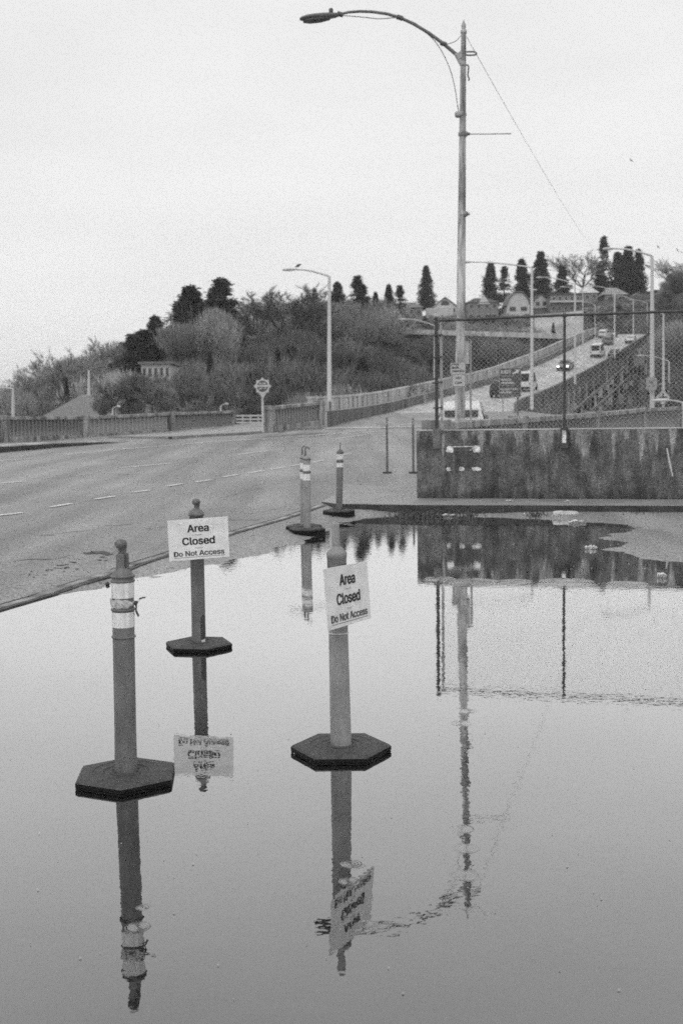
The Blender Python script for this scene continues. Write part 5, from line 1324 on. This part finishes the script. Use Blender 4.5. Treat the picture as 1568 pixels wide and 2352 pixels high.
house(1500, 1545, 668, 694, 660, 300, 'dark flat house just right of the tall ramp lamp', 'roofdark', 'roofdark', 'flat', 2, 1)
house(1542, 1566, 660, 690, 650, 280, 'small house with white-framed window at the right edge', 'housegrey', 'conclight', 'flat', 1, 1)
# house among the trees, gabled roof behind the left balustrade
hh_, x0, x1, ze, zr_ = house(326, 392, 836, 905, 828, 140, 'white house with tall windows hidden among the bare trees', 'housewhite', 'roofgrey', 'flat', 5, 2, 8)
Yb = 122; bl = thing('shed', 'long low building with plain grey hipped roof behind the left balustrade', 'building', at(230, 955, Yb))
a, b, c_, d_ = at(95, 957, Yb), at(345, 957, Yb), at(188, 906, Yb + 9), at(262, 904, Yb + 9)
mb = MB(); mb.add([a, b, d_, c_, a + Vector((0, 18, 0)), b + Vector((0, 18, 0))], [(0, 1, 2, 3), (1, 5, 2), (5, 4, 3, 2), (4, 0, 3)]); mb.build('roof', 'roofgrey', bl)
mb = MB(); mb.box(a.x + .6, b.x - .6, Yb + .6, Yb + 17.4, -6, a.z - .002); mb.build('wall', 'housegrey', bl)

# ---------------------------------------------------------------- birds
def bird(px, py, Y, span, label, tilt):
    c0 = at(px, py, Y); o = MB(); k = span / 2
    pts = [c0 + Vector((-k * .25 * math.cos(tilt), 0, -k * .25 * math.sin(tilt))), c0, c0 + Vector((k * .35 * math.cos(tilt), 0, k * .35 * math.sin(tilt)))]
    o.tube(pts, [k * .05, k * .13, k * .04], 8)
    for s in (-1, 1):
        a_ = tilt + s * 1.35
        tip = c0 + Vector((k * math.cos(a_) * .9 - .15 * k, s * .2 * k, k * math.sin(a_) * .9)); mid = c0.lerp(tip, .5) + Vector((.12 * k, 0, .05 * k))
        o.add([c0 + Vector((-.12 * k, 0, 0)), c0 + Vector((.12 * k, 0, 0)), mid + Vector((.1 * k, 0, 0)), tip, mid + Vector((-.14 * k, 0, 0)), c0 + Vector((0, .03, .03))], [(0, 1, 2, 4), (4, 2, 3)])
    b_ = o.build('bird', 'bird'); b_.data.update()
    sm_ = b_.modifiers.new('thick', 'SOLIDIFY'); sm_.thickness = .01
    tag(b_, label, 'bird', 'birds in flight')
bird(1449, 368, 60, .34, 'dark bird flying alone high in the grey sky', .8)
bird(1511, 567, 70, .34, 'small bird gliding just right of the ramp lamp arm', .6)
bird(1555, 574, 70, .34, 'small bird gliding lowest near the right edge', .6)
mb = MB(); p = at(684, 612, 66); mb.tube([p + Vector((-.16, 0, -.02)), p + Vector((0, 0, .05)), p + Vector((.12, 0, .12)), p + Vector((.2, 0, .12))], [.02, .08, .05, .015], 8); tag(mb.build('bird', 'bird'), 'bird perched on the lamp head at the bridge start', 'bird', 'birds perched')

# ---------------------------------------------------------------- litter, weeds and debris along the kerb
lr = random.Random(21)
fb = onz(1297, 1186, .02); tb = thing('foam_block', 'white weathered foam slab leaning against the kerb', 'debris', fb)
mb = MB(); vs = []
K, Q = 14, 10
for i in range(K):
    f_ = i / (K - 1); x_ = fb.x - .175 + .36 * f_; rad = .05 * (min(1, .75 + (f_ * (1 - f_)) * 1.6) if i not in (0, K - 1) else .72) * (1 - .15 * f_)
    for j in range(Q):
        t = 2 * math.pi * j / Q; n_ = 1 + .18 * noise.noise(Vector((i * .7, j * .9, 1))); vs.append((x_, fb.y + rad * 1.2 * math.cos(t) * n_, fb.z + .035 + rad * math.sin(t) * n_))
mb.add(vs, [(i * Q + j, i * Q + (j + 1) % Q, (i + 1) * Q + (j + 1) % Q, (i + 1) * Q + j) for i in range(K - 1) for j in range(Q)] + [tuple(range(Q)), tuple(range((K - 1) * Q, K * Q))[::-1]], True); mb.build('slab', 'wood', tb)
items = [(1135, 1180, 12, 16, 'small white cup standing at the kerb foot', 'cup'), (1357, 1258, 26, 8, 'flattened white wrapper lying in the puddle nearest the kerb', 'wrapper'), (1519, 1323, 20, 11, 'white plastic scrap afloat at the right edge', 'wrapper'),
         (1325, 1199, 40, 5, 'long white strip lying below the foam slab', 'strip'), (1028, 1184, 40, 4, 'pale flat strip by the kerb weeds', 'strip'), (1205, 1183, 22, 5, 'pale scrap left of the foam slab', 'strip'), (1445, 1186, 24, 5, 'pale scrap under the kerb, right of the foam slab', 'strip'),
         (1510, 1189, 28, 4, 'thin pale scrap by the right kerb', 'strip'), (1170, 1151, 16, 3, 'small white scrap on the sidewalk', 'strip'), (1302, 1152, 12, 2.5, 'tiny pale scrap on the sidewalk right of the bracket', 'strip')]
for (px, py, wx, hx, lab, nm) in items:
    zz_ = .155 if 'sidewalk' in lab else .018
    p = onz(px, py, zz_); k = p.y / 2700; mb = MB(); w_ = wx * k / 2; h_ = hx * k
    if nm == 'cup': mb.lathe([(.028, 0), (.038, .09), (.036, .092), (.026, .004)], (p.x, p.y, p.z - .015), 14)
    else:
        n_ = 8; vs = []
        for i in range(n_ + 1):
            f_ = i / n_; yy = lr.uniform(-1, 1) * .01; ww = (.015 + lr.random() * .03) * (1 + w_ * 2) ; zt = p.z + lr.uniform(.002, .016) + h_ * .25 * math.sin(f_ * 3.14)
            vs += [(p.x - w_ + 2 * w_ * f_, p.y + yy - ww, zt), (p.x - w_ + 2 * w_ * f_, p.y + yy + ww, zt + lr.uniform(-.004, .012)), (p.x - w_ + 2 * w_ * f_, p.y + yy, p.z - .016)]
        mb.add(vs, [(3 * i + j, 3 * i + (j + 1) % 3, 3 * (i + 1) + (j + 1) % 3, 3 * (i + 1) + j) for i in range(n_) for j in range(3)] + [(0, 1, 2), (3 * n_ + 2, 3 * n_ + 1, 3 * n_)])
    tag(mb.build({'cup': 'paper_cup', 'wrapper': 'plastic_wrapper', 'strip': 'litter_scrap'}[nm], 'litterw'), lab, 'litter', 'litter by the kerb')
# scattered fine debris and weeds: uncountable
mb = MB()
for i in range(900):
    px = 860 + 760 * lr.random(); py = 1182 + lr.gauss(0, 2.2) + (px > 1380) * abs(lr.gauss(0, 4)); p = onz(px, py, .01); s = lr.uniform(.004, .018)
    a_ = lr.uniform(0, 3.14); dx, dy = math.cos(a_) * s, math.sin(a_) * s * .7; z = .006 + lr.random() * .012
    mb.add([(p.x - dx, p.y - dy, z - .02), (p.x + dx, p.y + dy, z - .02), (p.x + dy, p.y - dx, z - .02), (p.x, p.y, z + s * .8)], [(0, 2, 3), (2, 1, 3), (1, 0, 3), (0, 1, 2)])
o = mb.build('debris', mat('grit_and_leaves', .22, .9, .8, 30, fine=.6, fscale=90)); tag(o, 'leaf bits and grit washed up along the kerb', 'debris', kind='stuff')
mb = MB()
for cx_, n_, sp in ((965, 260, 26), (940, 120, 18), (1230, 90, 14), (1080, 60, 12), (1480, 130, 22), (750, 70, 10)):
    for i in range(n_):
        p = onz(cx_ + lr.gauss(0, sp), (1186 if cx_ > 800 else 1168) + lr.gauss(0, 2), .01); hgt = lr.uniform(.02, .085); a_ = lr.uniform(0, 6.28); w_ = .006
        tip = (p.x + math.cos(a_) * hgt * .7, p.y + math.sin(a_) * hgt * .5, .01 + hgt); mb.add([(p.x - w_, p.y, -.01), (p.x + w_, p.y, -.01), tip, (tip[0] - .012, tip[1], tip[2] - .012)], [(0, 1, 2, 3)])
tag(mb.build('weeds', 'weed'), 'low weeds growing in the gutter', 'weeds', kind='stuff')
mb = MB()
for i in range(130):
    px, py = (lr.uniform(965, 1560), lr.uniform(1205, 1345)) if i < 62 else (lr.uniform(20, 1560), lr.uniform(1400, 2300)); p = onz(px, py, .002); s_ = lr.uniform(.005, .014) * (1 if i < 62 else .45)
    a_ = lr.uniform(0, 6.28); k5 = [(p.x + s_ * q * math.cos(a_ + t), p.y + s_ * q * .7 * math.sin(a_ + t), .003) for t, q in ((0, 1), (1.1, .6), (2.2, .9), (3.3, .5), (4.6, .8))]
    mb.add(k5 + [(p.x, p.y, .007)], [(0, 1, 5), (1, 2, 5), (2, 3, 5), (3, 4, 5), (4, 0, 5)])
tag(mb.build('debris', mat('floating_flecks', .4, .7, .6, 3)), 'small pale flecks floating on the puddle', 'debris', kind='stuff')
# pebbles on the shoreline
mb = MB()
for i in range(1500):
    a_ = lr.randrange(1, 12); p0 = Vector(SH[a_] + (0,)); p1 = Vector(SH[a_ + 1] + (0,)); p = p0.lerp(p1, lr.random()); d = (p1 - p0).normalized(); n_ = Vector((-d.y, d.x, 0)); p = p + n_ * (abs(lr.gauss(0, .22)) * (1 if lr.random() < .9 else -.3)); s = lr.uniform(.004, .011); z = .001
    zg = max(0, min(.045, 0)) ; mb.add([(p.x - s, p.y - s, -.01), (p.x + s, p.y - s, -.01), (p.x, p.y + s, -.01), (p.x, p.y, z + s * .5)], [(0, 1, 3), (1, 2, 3), (2, 0, 3)])
o = mb.build('gravel', 'rubber'); tag(o, 'loose dark grit along the waterline', 'gravel', kind='stuff')
st = onz(247, 1344, 0); mb = MB(); vs = []
for i in range(6):
    f_ = i / 5
    for j in range(8):
        t = 2 * math.pi * j / 8; q = .022 * math.sin(math.pi * (f_ * .8 + .12)) * (1 + .25 * noise.noise(Vector((i, j, 5.)))); vs.append((st.x + q * math.cos(t), st.y + q * math.sin(t), st.z - .005 + .035 * f_))
mb.add(vs, [(i * 8 + j, i * 8 + (j + 1) % 8, (i + 1) * 8 + (j + 1) % 8, (i + 1) * 8 + j) for i in range(5) for j in range(8)] + [tuple(range(40, 48))], True)
tag(mb.build('stone', 'rubber'), 'dark stone at the waterline left of the taped post', 'stone')

# ---------------------------------------------------------------- damp air
hm = bpy.data.materials.new('damp_air'); hm.use_nodes = True; nt = hm.node_tree; nt.nodes.remove(nt.nodes['Principled BSDF'])
pv = nt.nodes.new('ShaderNodeVolumePrincipled'); pv.inputs['Color'].default_value = (1, 1, 1, 1); pv.inputs['Density'].default_value = HAZE; pv.inputs['Anisotropy'].default_value = 0
nt.links.new(pv.outputs[0], nt.nodes['Material Output'].inputs['Volume'])
hb = MB(); hb.box(-720, 820, -320, 1900, -12, 60); ho = hb.build('haze', hm); tag(ho, 'thin damp haze in the air', kind='stuff')
